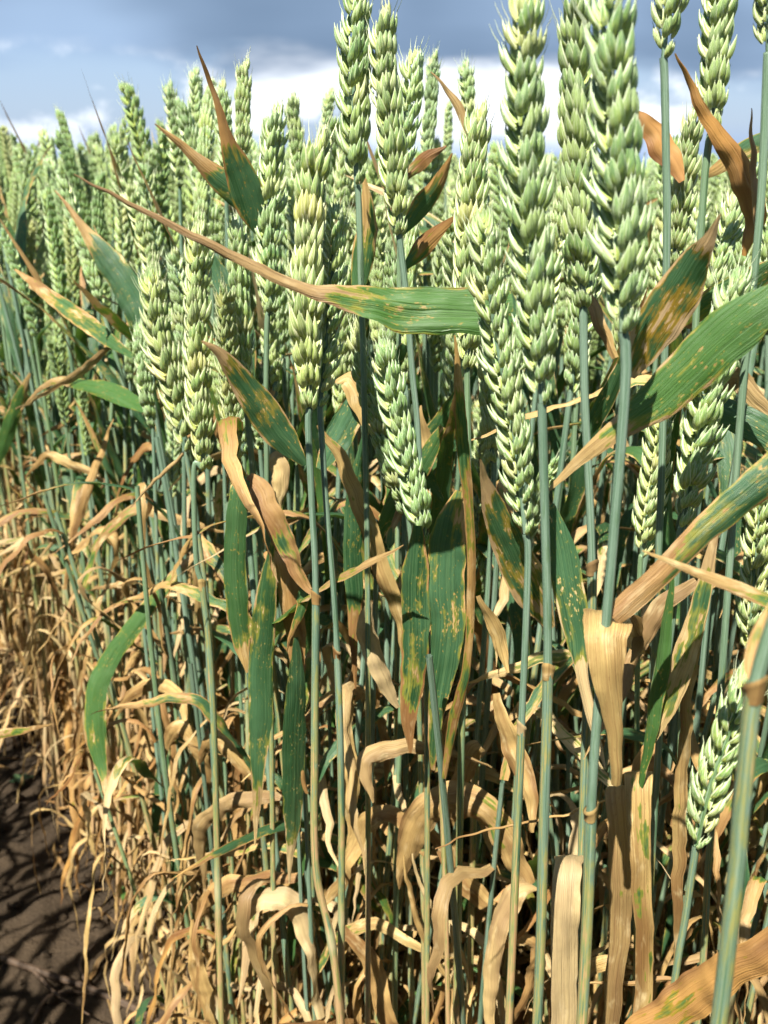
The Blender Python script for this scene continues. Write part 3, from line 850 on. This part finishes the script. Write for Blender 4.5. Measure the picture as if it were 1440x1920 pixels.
    ('b', .37, .36, [(1040, 1900, 30), (1110, 1820, 30), (1180, 1800, 12)], (1, 1, 1), {}),
    ('y', .33, .33, [(1290, 1840, 4), (1250, 1838, 12), (1190, 1848, 10), (1080, 1848, 3)], (1, 1, 1, 1), dict(curl=2)),
    ('c', .40, .38, [(930, 1300, 30), (960, 1400, 40), (985, 1480, 30), (1000, 1560, 6)], (1, .9, .9, 1), {}),
    ('f', .47, .46, [(790, 760, 8), (800, 850, 30), (770, 900, 28), (740, 990, 10)], (1, 1, 1, 1), {}),
    ('f', .48, .47, [(830, 940, 20), (790, 860, 44), (830, 800, 48), (870, 730, 20)], (.2, .2, .25, .3), dict(roll=20)),
    ('n', .47, .46, [(700, 1030, 16), (740, 940, 40), (790, 870, 40), (830, 800, 14)], (.2, .2, .2, .4), {}),
    ('j', .47, .46, [(700, 700, 18), (660, 770, 46), (625, 830, 50), (600, 880, 20)], (.15, .15, .2, .3), {}),
    ('l', .50, .49, [(500, 880, 16), (512, 862, 32), (525, 900, 34), (520, 960, 12)], (1.1, 1.1, 1, 1), {}),
    ('w', .34, .34, [(1240, 1440, 8), (1225, 1410, 40), (1200, 1440, 44), (1180, 1500, 16)], (1, 1, 1, 1), dict(rust=.35)),
    ('m', .43, .43, [(700, 1120, 8), (690, 1180, 34), (720, 1270, 34), (745, 1330, 8)], (1, 1, 1, 1), {}),
    ('n', .47, .47, [(655, 1700, 8), (665, 1560, 22), (655, 1380, 24), (662, 1230, 8)], (.9, .85, .9, 1), {}),
]


def hero_leaf(spec, idx):
    key, Y0, Y1, pts, dry, o = spec
    root, base, sp = plants[key]
    n = len(pts)
    P, K, W = [], [], []
    lastY = None
    for i, q in enumerate(pts):
        Y = q[3] if len(q) > 3 else (lastY if lastY is not None else Y0 + (Y1 - Y0) * i / (n - 1))
        if len(q) > 3:
            lastY = q[3]
        p, k = PX(q[0], q[1], Y)
        P.append(p)
        W.append(q[2] * k / FPX)
    P = np.array(P)
    T = tangents(P)
    if o.get('side') == 'h':
        S = np.tile(RIGHT, (n, 1))
    else:
        view = norm(P - np.array([0, 0, CAM_H]))
        S = norm(np.cross(T, view))
    roll = R(o.get('roll', ((idx * 37) % 50) - 25))
    if o.get('side') != 'h':
        B = np.cross(T, S)
        S = S * math.cos(roll) + B * math.sin(roll)
        W = np.array(W) / math.cos(roll)
    d = np.array(dry)
    if n > 2 and not o.get('open'):
        W = np.array(W)
        W[0] *= .45
    dead = d.mean() > .8
    mb = ribbon(P - base, S, W, d, o.get('rust', 0.1 if d.mean() > .8 else 0.2), o.get('curl', .7), o.get('fold', .08), o.get('ruffle', .05 if d.mean() < .7 else .11), idx * 1.37, N=52, k=9, crumple=o.get('crumple', 0.0007 if d.mean() < .7 else .0022), crease=o.get('crease', .10 if dead else .05))
    link('leaf', mb.mesh('leaf', [M_LEAF]), root)


for i, sp in enumerate(HL):
    hero_leaf(sp, i)

# ------------------------------------------------------------------ templates for the rest of the crop


def leaf_template(kind, seed):
    r = random.Random(seed)
    n = 16
    s = np.linspace(0, 1, n)
    if kind == 'green':
        L = r.uniform(0.13, 0.21)
        wmax = r.uniform(0.009, 0.0135)
        th0 = R(r.uniform(58, 80))
        bend = R(r.uniform(10, 150)) if r.random() < 0.7 else R(r.uniform(0, 30))
        pos, sharp = r.uniform(.25, .6), r.uniform(.05, .16)
        twist = r.uniform(-1.2, 1.2)
        dry = np.interp(s, [0, .55, .8, 1], [r.uniform(.05, .2), r.uniform(.12, .34), r.uniform(.35, .8), 1.0])
        curl, ruf, cr, rust = r.uniform(.4, 1.1), .05, .0015, r.uniform(0, .5)
    elif kind == 'mixed':
        L = r.uniform(0.13, 0.20)
        wmax = r.uniform(0.007, 0.011)
        th0 = R(r.uniform(45, 75))
        bend = R(r.uniform(70, 155))
        pos, sharp = r.uniform(.15, .5), r.uniform(.03, .12)
        twist = r.uniform(-2, 2)
        dry = np.interp(s, [0, .4, .7, 1], [r.uniform(.25, .6), r.uniform(.35, .65), r.uniform(.6, 1), 1.0])
        curl, ruf, cr, rust = r.uniform(.6, 1.6), .09, .003, r.uniform(0, .4)
    else:
        L = r.uniform(0.12, 0.23)
        wmax = r.uniform(0.003, 0.0092)
        th0 = R(r.uniform(30, 78))
        bend = R(r.uniform(100, 165))
        pos, sharp = r.uniform(.06, .42), r.uniform(.03, .11)
        twist = r.uniform(-2.8, 2.8)
        dry = np.full(n, 1.0) if r.random() < .8 else np.linspace(.6, 1, n)
        curl, ruf, cr, rust = r.uniform(.4, 2.2), .18, .0032, r.uniform(0, .25) + (0.4 if r.random() < .12 else 0)
    th = th0 - bend / (1 + np.exp(-(s - pos) / sharp))
    az = np.cumsum([r.gauss(0, .06 if kind == 'green' else .14) for _ in range(n)])
    T = np.stack([np.cos(th) * np.cos(az), np.cos(th) * np.sin(az), np.sin(th)], 1)
    P = np.concatenate([[[0.0015, 0, 0]], 0.0015 * np.array([[1, 0, 0]]) + np.cumsum(T[:-1] * L / (n - 1), axis=0)])
    S = np.stack([-np.sin(az), np.cos(az), np.zeros(n)], 1)
    B = np.cross(T, S)
    tw = twist * s ** 1.4
    S = S * np.cos(tw)[:, None] + B * np.sin(tw)[:, None]
    W = wmax * np.interp(s, [0, .12, .4, .75, 1], [.55, .85, 1, .62, .03])
    return ribbon(P, S, W, dry, rust, curl, .1, ruf, seed * .77, N=28, k=6, crumple=cr, crease=.05 if kind == 'green' else .14)


N_G, N_M, N_D = 16, 10, 22
LT = {'green': [leaf_template('green', 100 + i) for i in range(N_G)], 'mixed': [leaf_template('mixed', 200 + i) for i in range(N_M)], 'dead': [leaf_template('dead', 300 + i) for i in range(N_D)]}
LT_ME = {k: [m.mesh('leaf', [M_LEAF]) for m in v] for k, v in LT.items()}


def plant_template(seed):
    r = random.Random(seed)
    h_ear = 0.735
    el = r.uniform(0.085, 0.112)
    hb = h_ear - el
    bx, by = r.gauss(0, .012), r.gauss(0, .012)
    zz = np.linspace(0, hb, 40)
    f = zz / hb
    P = np.stack([bx * np.sin(f * 2.4) + r.gauss(0, .01) * f ** 3, by * np.sin(f * 2.2) + r.gauss(0, .01) * f ** 3, zz], 1)
    P[:, :2] -= P[0, :2]
    rr = np.interp(zz, [0, .3, .6], [.0023, .0021, .0016])
    hs = [0.07, 0.17 + r.uniform(-.02, .02), 0.30 + r.uniform(-.03, .03), 0.42 + r.uniform(-.03, .03), 0.53 + r.uniform(-.03, .03)]
    edge = np.zeros(40)
    for nz in (0.09, 0.20 + r.uniform(-.02, .02), 0.35 + r.uniform(-.03, .03)):
        g = np.exp(-((zz - nz) / 0.009) ** 2)
        rr *= 1 + .18 * g
        edge = np.maximum(edge, g * .5)
    dry = np.interp(zz, [0, .15, .35, .5, .62], [.85, .7, .48, .3, .04]) + r.uniform(-.12, .12)
    stem = tube(P, rr, dry, k=8, edge=edge)
    leaves = []
    kinds = ['dead', 'dead', 'dead', r.choice(['green', 'green', 'mixed', 'mixed', 'dead']), 'green' if r.random() < .85 else 'mixed']
    az = r.uniform(0, 6.28)
    for h, k in zip(hs, kinds):
        az += math.pi + r.gauss(0, .5)
        p = [np.interp(h, zz, P[:, q]) for q in range(3)]
        leaves.append((k, r.randrange(len(LT[k])), Matrix.Translation(p) @ Matrix.Rotation(az, 4, 'Z')))
        if k == 'dead' and h > .12 and r.random() < .55:
            leaves.append((k, r.randrange(len(LT[k])), Matrix.Translation((p[0], p[1], p[2] - r.uniform(.02, .07))) @ Matrix.Rotation(az + r.uniform(1, 5), 4, 'Z')))
    d = P[-1] - P[-3]
    d = d / np.linalg.norm(d)
    bend = np.array([r.gauss(0, .010), r.gauss(0, .010), 0])
    axis = [P[-1], P[-1] + d * el * .35 + bend * .15, P[-1] + d * el * .7 + bend * .5, P[-1] + d * el + bend]
    a = r.uniform(0, 6.28)
    sc = r.uniform(.76, .96)
    rach, lay, rr_ = ear_layout(np.array(axis), np.array([math.cos(a), math.sin(a), 0.0]), sc, seed + 5)
    ear = MB()
    ear.merge(rach, mat=0)
    rq = random.Random(seed)
    for fr, M in lay:
        vi = rq.randrange(3) if fr < .8 else 3 + rq.randrange(2)
        ear.merge(SPK_LOD[vi], M, mat=1)
    return dict(long=el > .0985, stem=stem, stem_me=stem.mesh('stem', [M_STEM]), leaves=leaves, rach=rach, rach_me=rach.mesh('ear', [M_STEM]), lay=lay, ear=ear, ear_me=ear.mesh('ear', [M_STEM, M_EAR]))


TPL = [plant_template(1000 + i) for i in range(16)]

# ------------------------------------------------------------------ where the rest of the crop stands
pos = []
SP_ = 0.040
for i in range(-26, 210):
    for j in range(0, 66):
        l = i * SP_ + rng.uniform(-.5, .5) * SP_
        e = j * SP_ * 0.9 + rng.uniform(-.5, .5) * SP_
        if j == 0:
            e = abs(e) * 0.5 - 0.01
        q = EA + ED * l + EN * e
        pos.append((q[0], q[1], l, e))
for _ in range(150):
    l, e = rng.uniform(.75, 2.3), rng.uniform(-.03, .14)
    q = EA + ED * l + EN * e
    pos.append((q[0], q[1], l, e))
near, far = [], []
for x, y, l, e in pos:
    if math.hypot(x, y) < 0.14:
        continue
    t = to_px((x, y, 0.60))
    b = to_px((x, y, 0.25))
    inview = any(c is not None and -70 < c[0] < 1510 and -60 < c[1] < 1980 for c in (t, b)) and y > 0
    if inview:
        if y < 0.47 or (y < 0.56 and 600 < t[0] < 1440 and rng.random() < .35):
            continue
        near.append((y + 0.25 * e, x, y, l, e))
    elif y < 0.45 and x < 0.5 and y > 0.02 and x < 0.45 * y + 0.1:
        continue
    else:
        far.append((x, y, l, e))
near.sort()
N_OBJ, N_SPK = 264, 105
G_EDGE = 'wheat plants lining the edge of the crop along the path'
G_IN = 'wheat plants standing inside the crop behind the large ears'


def plant_xform(x, y, e, r):
    c = to_px((x, y, .7)) if y > .1 else None
    if y > 2.3:
        h = r.gauss(.985, .025)
    elif c is not None and c[0] > 640:
        h = r.gauss(1.0, .04)
    else:
        h = r.gauss(1.035, .035)
    if r.random() < (.52 if e < .25 else .25):
        h -= r.uniform(.05, .22)
    if c is not None and c[0] < 640 and y < .64:
        h = min(h, .95)
    if c is not None and 590 < c[0] < 900 and y < .85:
        h = max(h, .985)
    h = min(max(h, .72), 1.10 if (c is None or c[0] < 640) else 1.04)
    lean = r.gauss(0, .058)
    lax = r.uniform(0, 6.28)
    M = Matrix.Translation((x, y, -0.004)) @ Matrix.Rotation(lean, 4, Vector((math.cos(lax), math.sin(lax), 0)))
    if e < .12:
        M = M @ Matrix.Rotation(r.uniform(-.03, .10), 4, Vector((ED[0], ED[1], 0)))
    return M @ Matrix.Rotation(r.uniform(0, 6.28), 4, 'Z') @ Matrix.Scale(h, 4)


SHORT = {
    'a': 'the thickest blurred ear',
    'b': 'the plant with the cup-shaped collar',
    'c': 'the very long pale ear',
    'd': 'the slender curved ear',
    'e': 'the pale bushy ear',
    'f': 'the shaded low ear',
    'g': 'the tall two-rowed ear',
    'h': 'the tall fanned ear',
    'i': 'the long-bristled ear',
    'j': 'the kinked mottled stem',
    'k': 'the olive ear',
    'l': 'the yellowish ear',
    'm': 'the drooped ear',
    'n': 'the bristle-tipped leaning ear',
    'o': 'the pale green stem',
    'p': 'the bowed ear with bright husks',
    'q': 'the thin two-rowed ear',
    'r': 'the curved green leaf',
    's': 'the bare stem against the sky',
    't': 'the orange-brown leaf',
    'u': 'the slanting stem',
    'v': 'the grey-green ear',
    'w': 'the plump leaning ear',
    'x': 'the small dark green ear',
    'y': 'the low ear',
    'z': 'the late short ear',
    'aa': 'the thick whitish stem',
    'ab': 'the dark-tipped ear',
    'ac': 'the straight slim ear',
    'ad': 'the bright ear',
    'ae': 'the upright dark leaf tip',
    'af': 'the free-standing yellow-green ear',
    'ag': 'the ear tip above the bushy ear',
    'ah': 'the tiny far ear',
    'ai': 'the thin tilted ear',
}
HSCR = []
for k_ in SHORT:
    _b = plants[k_][2]
    HSCR.append((k_, [to_px(p) for p in _b[:40:6]], plants[k_][1][1]))


def beside(x, y):
    """the large plant that this one stands behind in the crop"""
    best = None
    for hz in (.45, .6):
        c = to_px((x, y, hz))
        for k_, scr, Yh in HSCR:
            for q in scr:
                if q is None:
                    continue
                d = math.hypot(q[0] - c[0], (q[1] - c[1]) * .5)
                if best is None or d < best[0]:
                    best = (d, k_, Yh)
    return SHORT[best[1]], ('behind' if y > best[2] + .02 else 'beside')


for i, (_, x, y, l, e) in enumerate(near[:N_OBJ]):
    r = random.Random(5000 + i)
    T = TPL[r.randrange(len(TPL))]
    root = link('wheat_plant', None)
    root.matrix_world = plant_xform(x, y, e, r)
    root.empty_display_size = 0.02
    hs_ = root.matrix_world.to_scale()[0]
    size = 'tall' if hs_ > 1.02 else ('short' if hs_ < .93 else 'slim')
    flag = 'green' if T['leaves'][-1][0] == 'green' else 'yellowing'
    near_to, how = beside(x, y)
    if l > 1.15 and e < .25:
        lab = '%s wheat plant with %s ear, %s leaf, in the wall along the path' % (size, 'long' if T['long'] else 'short', flag)
        tag(root, lab, 'wheat plant', G_EDGE)
    else:
        tag(root, '%s wheat plant with %s ear, %s leaf, %s %s' % (size, 'long' if T['long'] else 'short', flag, how, near_to), 'wheat plant', G_IN)
    link('stem', T['stem_me'], root)
    for k, vi, M in T['leaves']:
        if r.random() < .22:
            vi = r.randrange(len(LT_ME[k]))
        link('leaf', LT_ME[k][vi], root, M @ Matrix.Rotation(r.gauss(0, .5), 4, 'Z'))
    if i < N_SPK:
        ee = link('ear', T['rach_me'], root)
        tint = ear_tint(r)
        for fr, M in T['lay']:
            link('spikelet', SPK_ME[r.randrange(9) if fr < .8 else 9 + r.randrange(4)], ee, M).color = tint
    else:
        link('ear', T['ear_me'], root).color = ear_tint(r)
rest = [(x, y, l, e) for _, x, y, l, e in near[N_OBJ:]] + far

# short shoots without an ear between the stems, all withered leaves


def shoot_template(seed, tall=False):
    r = random.Random(seed)
    h = r.uniform(.50, .60) if tall else r.uniform(.34, .50)
    zz = np.linspace(0, h, 26)
    P = np.stack([r.gauss(0, .02) * (zz / h) ** 2, r.gauss(0, .02) * (zz / h) ** 2, zz], 1)
    stem = tube(P, np.linspace(.0023, .0015, 26), np.linspace(.75, .02 if tall else .3, 26), k=8)
    lv = []
    az = r.uniform(0, 6.28)
    for j in range(6):
        hh = h * (.35 + .65 * j / 5) + r.uniform(-.015, .015)
        hh = min(hh, h)
        az += 2.6 + r.gauss(0, .5)
        k = 'dead' if r.random() < (.74 if not tall else .9 - .17 * j) else ('mixed' if r.random() < .6 else 'green')
        p = [np.interp(hh, zz, P[:, q]) for q in range(3)]
        lv.append((k, r.randrange(len(LT[k])), Matrix.Translation(p) @ Matrix.Rotation(az, 4, 'Z')))
    return stem.mesh('stem', [M_STEM]), lv


SHT = [shoot_template(4000 + i) for i in range(9)] + [shoot_template(4100 + i, True) for i in range(9)]
SHT += [(m_, lv_[:2]) for m_, lv_ in SHT[9:18]]
cnt = 0
for i in range(1500):
    r = random.Random(61000 + i)
    y = r.uniform(.455, .80)
    c = PX(r.uniform(330, 1470), r.uniform(1000, 1800), y)[0]
    e = (c[0] - EA[0]) * EN[0] + y * EN[1]
    if e < -.04 or cnt >= 295:
        continue
    cnt += 1
    root = link('wheat_shoot', None)
    hs_ = r.uniform(.7, 1.08) * (.92 if y < .44 else 1.0)
    root.matrix_world = Matrix.Translation((c[0], y, -.004)) @ Matrix.Rotation(r.gauss(0, .07), 4, 'X') @ Matrix.Rotation(r.gauss(0, .07), 4, 'Y') @ Matrix.Rotation(r.uniform(0, 6.28), 4, 'Z') @ Matrix.Scale(hs_, 4)
    root.empty_display_size = .02
    tall_ = r.random() < .66
    bare_ = tall_ and r.random() < .72
    st, lv = SHT[r.randrange(9) + (18 if bare_ else (9 if tall_ else 0))]
    near_to, how = beside(c[0], y)
    tag(root, ('bare green wheat stalk without an ear %s %s' if bare_ else 'tall earless wheat shoot with dry lower leaves %s %s' if tall_ else 'earless wheat shoot with withered curled leaves %s %s') % (how, near_to), 'wheat shoot', 'earless withered shoots between the wheat stems')
    link('stem', st, root)
    for k, vi, M in lv:
        if r.random() < .4:
            vi = r.randrange(len(LT_ME[k]))
        link('leaf', LT_ME[k][vi], root, M @ Matrix.Rotation(r.gauss(0, .6), 4, 'Z'))

# the other side of the path, outside the picture, which shades the soil
for i in range(-20, 70):
    for j in range(0, 18):
        l = i * .045 + rng.uniform(-.5, .5) * .045
        e = -0.30 - j * .040 + rng.uniform(-.5, .5) * .05
        q = EA + ED * l + EN * e
        if math.hypot(q[0], q[1]) < .2:
            continue
        ok = True
        for hh in (0.0, .3, .55, .72):
            c = to_px((q[0], q[1], hh))
            if c is not None and q[1] > 0 and -c[0] / FPX * c[2] < .17:
                ok = False
        if ok:
            rest.append((q[0], q[1], l, e))
# farther out, thinning with distance
for _ in range(5200):
    yy = 9.0 * math.exp(rng.random() * math.log(45 / 9.0)) if rng.random() < .35 else rng.uniform(2.2, 9.5)
    xx = rng.uniform(-.52, .52) * yy * 1.1
    e = (xx - EA[0]) * EN[0] + yy * EN[1]
    l = (xx - EA[0]) * ED[0] + yy * ED[1]
    if e < 0 or (e < 2.7 and l < 9.4):
        continue
    rest.append((xx, yy, l, e))

# whole plants as one mesh each, instanced for the uncountable rest of the crop
src = bpy.data.collections.new('crop_source')
for i, T in enumerate(TPL[:12]):
    mb = MB()
    mb.merge(T['stem'], mat=0)
    for k, vi, M in T['leaves']:
        mb.merge(LT[k][vi], M, mat=1)
    ear = T['ear']
    V0 = mb.n
    mb.v.append(np.concatenate(ear.v)); mb.a.append(np.concatenate(ear.a))
    for f, m_ in zip(ear.f, ear.m):
        mb.f.append(f + V0); mb.m.append(np.where(m_ == 1, 2, 0))
    mb.n += len(mb.v[-1])
    so = bpy.data.objects.new('wheat_source_%02d' % i, mb.mesh('crop_plant', MATS))
    src.objects.link(so)

me = bpy.data.meshes.new('crop_points')
me.vertices.add(len(rest))
co, ro, sc = [], [], []
for i, (x, y, l, e) in enumerate(rest):
    r = random.Random(90000 + i)
    M = plant_xform(x, y, abs(e), r)
    loc, q, s = M.decompose()
    co += list(loc)
    ro += list(q.to_euler('XYZ'))
    sc.append(s[0])
me.vertices.foreach_set('co', co)
a = me.attributes.new('rot', 'FLOAT_VECTOR', 'POINT'); a.data.foreach_set('vector', ro)
a = me.attributes.new('scl', 'FLOAT', 'POINT'); a.data.foreach_set('value', sc)
a = me.attributes.new('pick', 'INT', 'POINT'); a.data.foreach_set('value', [rng.randrange(12) for _ in rest])
crop = link('wheat_crop', me)
tag(crop, 'dense mass of green wheat receding to the horizon', 'wheat crop', kind='stuff')
ng = bpy.data.node_groups.new('crop_nodes', 'GeometryNodeTree')
ng.interface.new_socket('Geometry', in_out='INPUT', socket_type='NodeSocketGeometry')
ng.interface.new_socket('Geometry', in_out='OUTPUT', socket_type='NodeSocketGeometry')
gi, go = ng.nodes.new('NodeGroupInput'), ng.nodes.new('NodeGroupOutput')
ip = ng.nodes.new('GeometryNodeInstanceOnPoints')
ci = ng.nodes.new('GeometryNodeCollectionInfo')
ci.inputs['Collection'].default_value = src
ci.inputs['Separate Children'].default_value = True
ci.inputs['Reset Children'].default_value = True


def named(nm, typ):
    n = ng.nodes.new('GeometryNodeInputNamedAttribute')
    n.data_type = typ
    n.inputs['Name'].default_value = nm
    return n.outputs[0]


L_ = ng.links.new
L_(gi.outputs[0], ip.inputs['Points'])
L_(ci.outputs[0], ip.inputs['Instance'])
ip.inputs['Pick Instance'].default_value = True
L_(named('pick', 'INT'), ip.inputs['Instance Index'])
L_(named('rot', 'FLOAT_VECTOR'), ip.inputs['Rotation'])
L_(named('scl', 'FLOAT'), ip.inputs['Scale'])
L_(ip.outputs[0], go.inputs[0])
md = crop.modifiers.new('crop', 'NODES')
md.node_group = ng

# ------------------------------------------------------------------ straw litter, dead stalks and seedlings on the soil


def ground_z(x, y):
    zz = 0.022 * mnoise.noise((x * 3.1, y * 3.1, 1.0)) + 0.011 * mnoise.noise((x * 13, y * 13, 2.0)) + 0.006 * mnoise.noise((x * 38, y * 38, 5.0))
    return zz + 0.016 * max(0, mnoise.noise((x * 24, y * 24, 9.0)) - 0.28)


cru = MB()
for i in range(2600):
    r = random.Random(80000 + i)
    l, e = r.uniform(.1, 3.2), -abs(r.gauss(0, .20)) + .06
    q = EA + ED * l + EN * e
    a_ = .0016 + .0075 * r.random() ** 4
    ph = [r.uniform(.65, 1.25) for _ in range(24)]
    V, A = [], []
    for u_ in range(4):
        lat = -1.35 + 2.7 * u_ / 3
        for v_ in range(6):
            lon = 2 * math.pi * v_ / 5
            k_ = a_ * ph[(u_ * 5 + v_ % 5) % 24]
            V.append((q[0] + k_ * math.cos(lat) * math.cos(lon), q[1] + k_ * math.cos(lat) * math.sin(lon), ground_z(q[0], q[1]) + a_ * .25 + .75 * k_ * math.sin(lat)))
            A.append((0, 0, 0, 0, 0))
    cru.add(V, A, grid_faces(4, 6))
tag(link('soil_crumbs', cru.mesh('soil_crumbs', [M_SOIL])), 'loose brown soil crumbs strewn over the path', 'soil', kind='stuff')

lit = MB()
for i in range(620):
    r = random.Random(70000 + i)
    l = r.uniform(.2, 3.0)
    e = r.gauss(.055, .055)
    q = EA + ED * l + EN * e
    a = r.uniform(0, 6.28)
    Ln = r.uniform(.02, .11)
    n = 6
    up = r.uniform(0, .5) if e > -.03 else r.uniform(0, .12)
    P = []
    for s in np.linspace(0, 1, n):
        x = q[0] + Ln * s * math.cos(a) + r.gauss(0, .004)
        y = q[1] + Ln * s * math.sin(a) + r.gauss(0, .004)
        P.append((x, y, ground_z(x, y) + .002 + up * Ln * math.sin(s * 2.8) + r.uniform(0, .003)))
    T = tangents(np.array(P))
    S = norm(np.cross(T, np.array([r.gauss(0, .5), r.gauss(0, .5), 1.0])))
    W = r.uniform(.0015, .006) * np.array([.5, 1, 1, .9, .6, .1])
    ribbon(P, S, W, 1.0, r.uniform(0, .4), r.uniform(.5, 3), .1, .15, i * .3, N=12, k=4, mb=lit)
o = link('straw_litter', lit.mesh('straw_litter', [M_LEAF]))
tag(o, 'scattered dry straw and leaf scraps at the foot of the wheat', 'straw litter', kind='stuff')


def ground_pt(px, py):
    a_, b_ = (px - 720) / FPX, (py - 960) / FPX
    d = np.array([a_, CP - b_ * SP, -SP - b_ * CP])
    k = CAM_H / -d[2]
    p = d * k
    return np.array([p[0], p[1], ground_z(p[0], p[1])])


def stalk(pts, rad, label, twigs=()):
    P = np.array([ground_pt(*p) + np.array([0, 0, .004]) for p in pts])
    base = P[0].copy()
    root = link('dead_stalk', None)
    root.location = base
    tag(root, label, 'stalk', 'dead stalks lying on the soil')
    Q = catmull(P - base, 24)
    Q[:, 2] += np.array([.004 * abs(mnoise.noise((i * .4, rad * 9e3, 1))) for i in range(24)])
    link('stem', tube(Q, np.linspace(rad, rad * .6, 24), k=7).mesh('stem', [M_STALK]), root)
    for tw in twigs:
        P2 = np.array([ground_pt(*p) + np.array([0, 0, .005 + .006 * j]) for j, p in enumerate(tw)])
        link('twig', tube(catmull(P2 - base, 12), np.linspace(rad * .6, rad * .2, 12), k=6).mesh('twig', [M_STALK]), root)


stalk([(-60, 1800), (60, 1832), (170, 1858), (250, 1880), (330, 1935)], .0042, 'thick dark dead stalk with side twigs lying across the bare soil', [[(60, 1832), (110, 1880), (170, 1925)], [(170, 1858), (150, 1815), (190, 1780)]])
stalk([(60, 1930), (90, 1880), (140, 1862), (200, 1868), (290, 1905)], .0022, 'thin bent brown stalk arched over the thick dead stalk')


def seedling(px, py, label, s):
    b = ground_pt(px, py)
    root = link('weed_seedling', None)
    root.location = b
    tag(root, label, 'weed', 'weed seedlings on the soil')
    r = random.Random(px)
    link('stem', tube([(0, 0, -.002), (0, 0, .008 * s), (.001, 0, .014 * s)], .0006, k=5).mesh('stem', [M_STEM]), root)
    for i in range(5):
        a = i * 2.4 + r.uniform(0, .5)
        L = s * r.uniform(.010, .016)
        P = np.array([(L * t * math.cos(a), L * t * math.sin(a), .010 * s + L * (.5 * t - .4 * t * t)) for t in np.linspace(0, 1, 5)])
        S = np.tile([-math.sin(a), math.cos(a), 0], (5, 1))
        link('leaf', ribbon(P, S, s * np.array([.0015, .006, .0075, .005, .0004]), 0.05, 0, .6, .1, .03, i + px, N=10, k=5).mesh('leaf', [M_LEAF]), root)


seedling(40, 1480, 'tiny green seedling alone on the shaded soil', 1.1)
seedling(232, 1652, 'small bright green seedling at the foot of the withered stems', 1.4)
seedling(238, 1690, 'dark green seedling just below the small bright seedling', 1.2)

# far canopy beyond the modelled plants
xs = np.linspace(-90, 90, 121)
ys = 40 * (6.0 ** np.linspace(0, 1, 60))
V = [(x * (y / 90 + .5), y, .66 + .05 * mnoise.noise((x * 2.3, y * .7, 0)) + .03 * mnoise.noise((x * 9, y * 3, 4))) for y in ys for x in xs]
mb = MB()
mb.add(V, [(0, 0, 0, 0, 0)] * len(V), grid_faces(60, 121))
tag(link('distant_field', mb.mesh('distant_field', [M_CANOPY])), 'far green wheat field at the horizon', 'field', kind='structure')
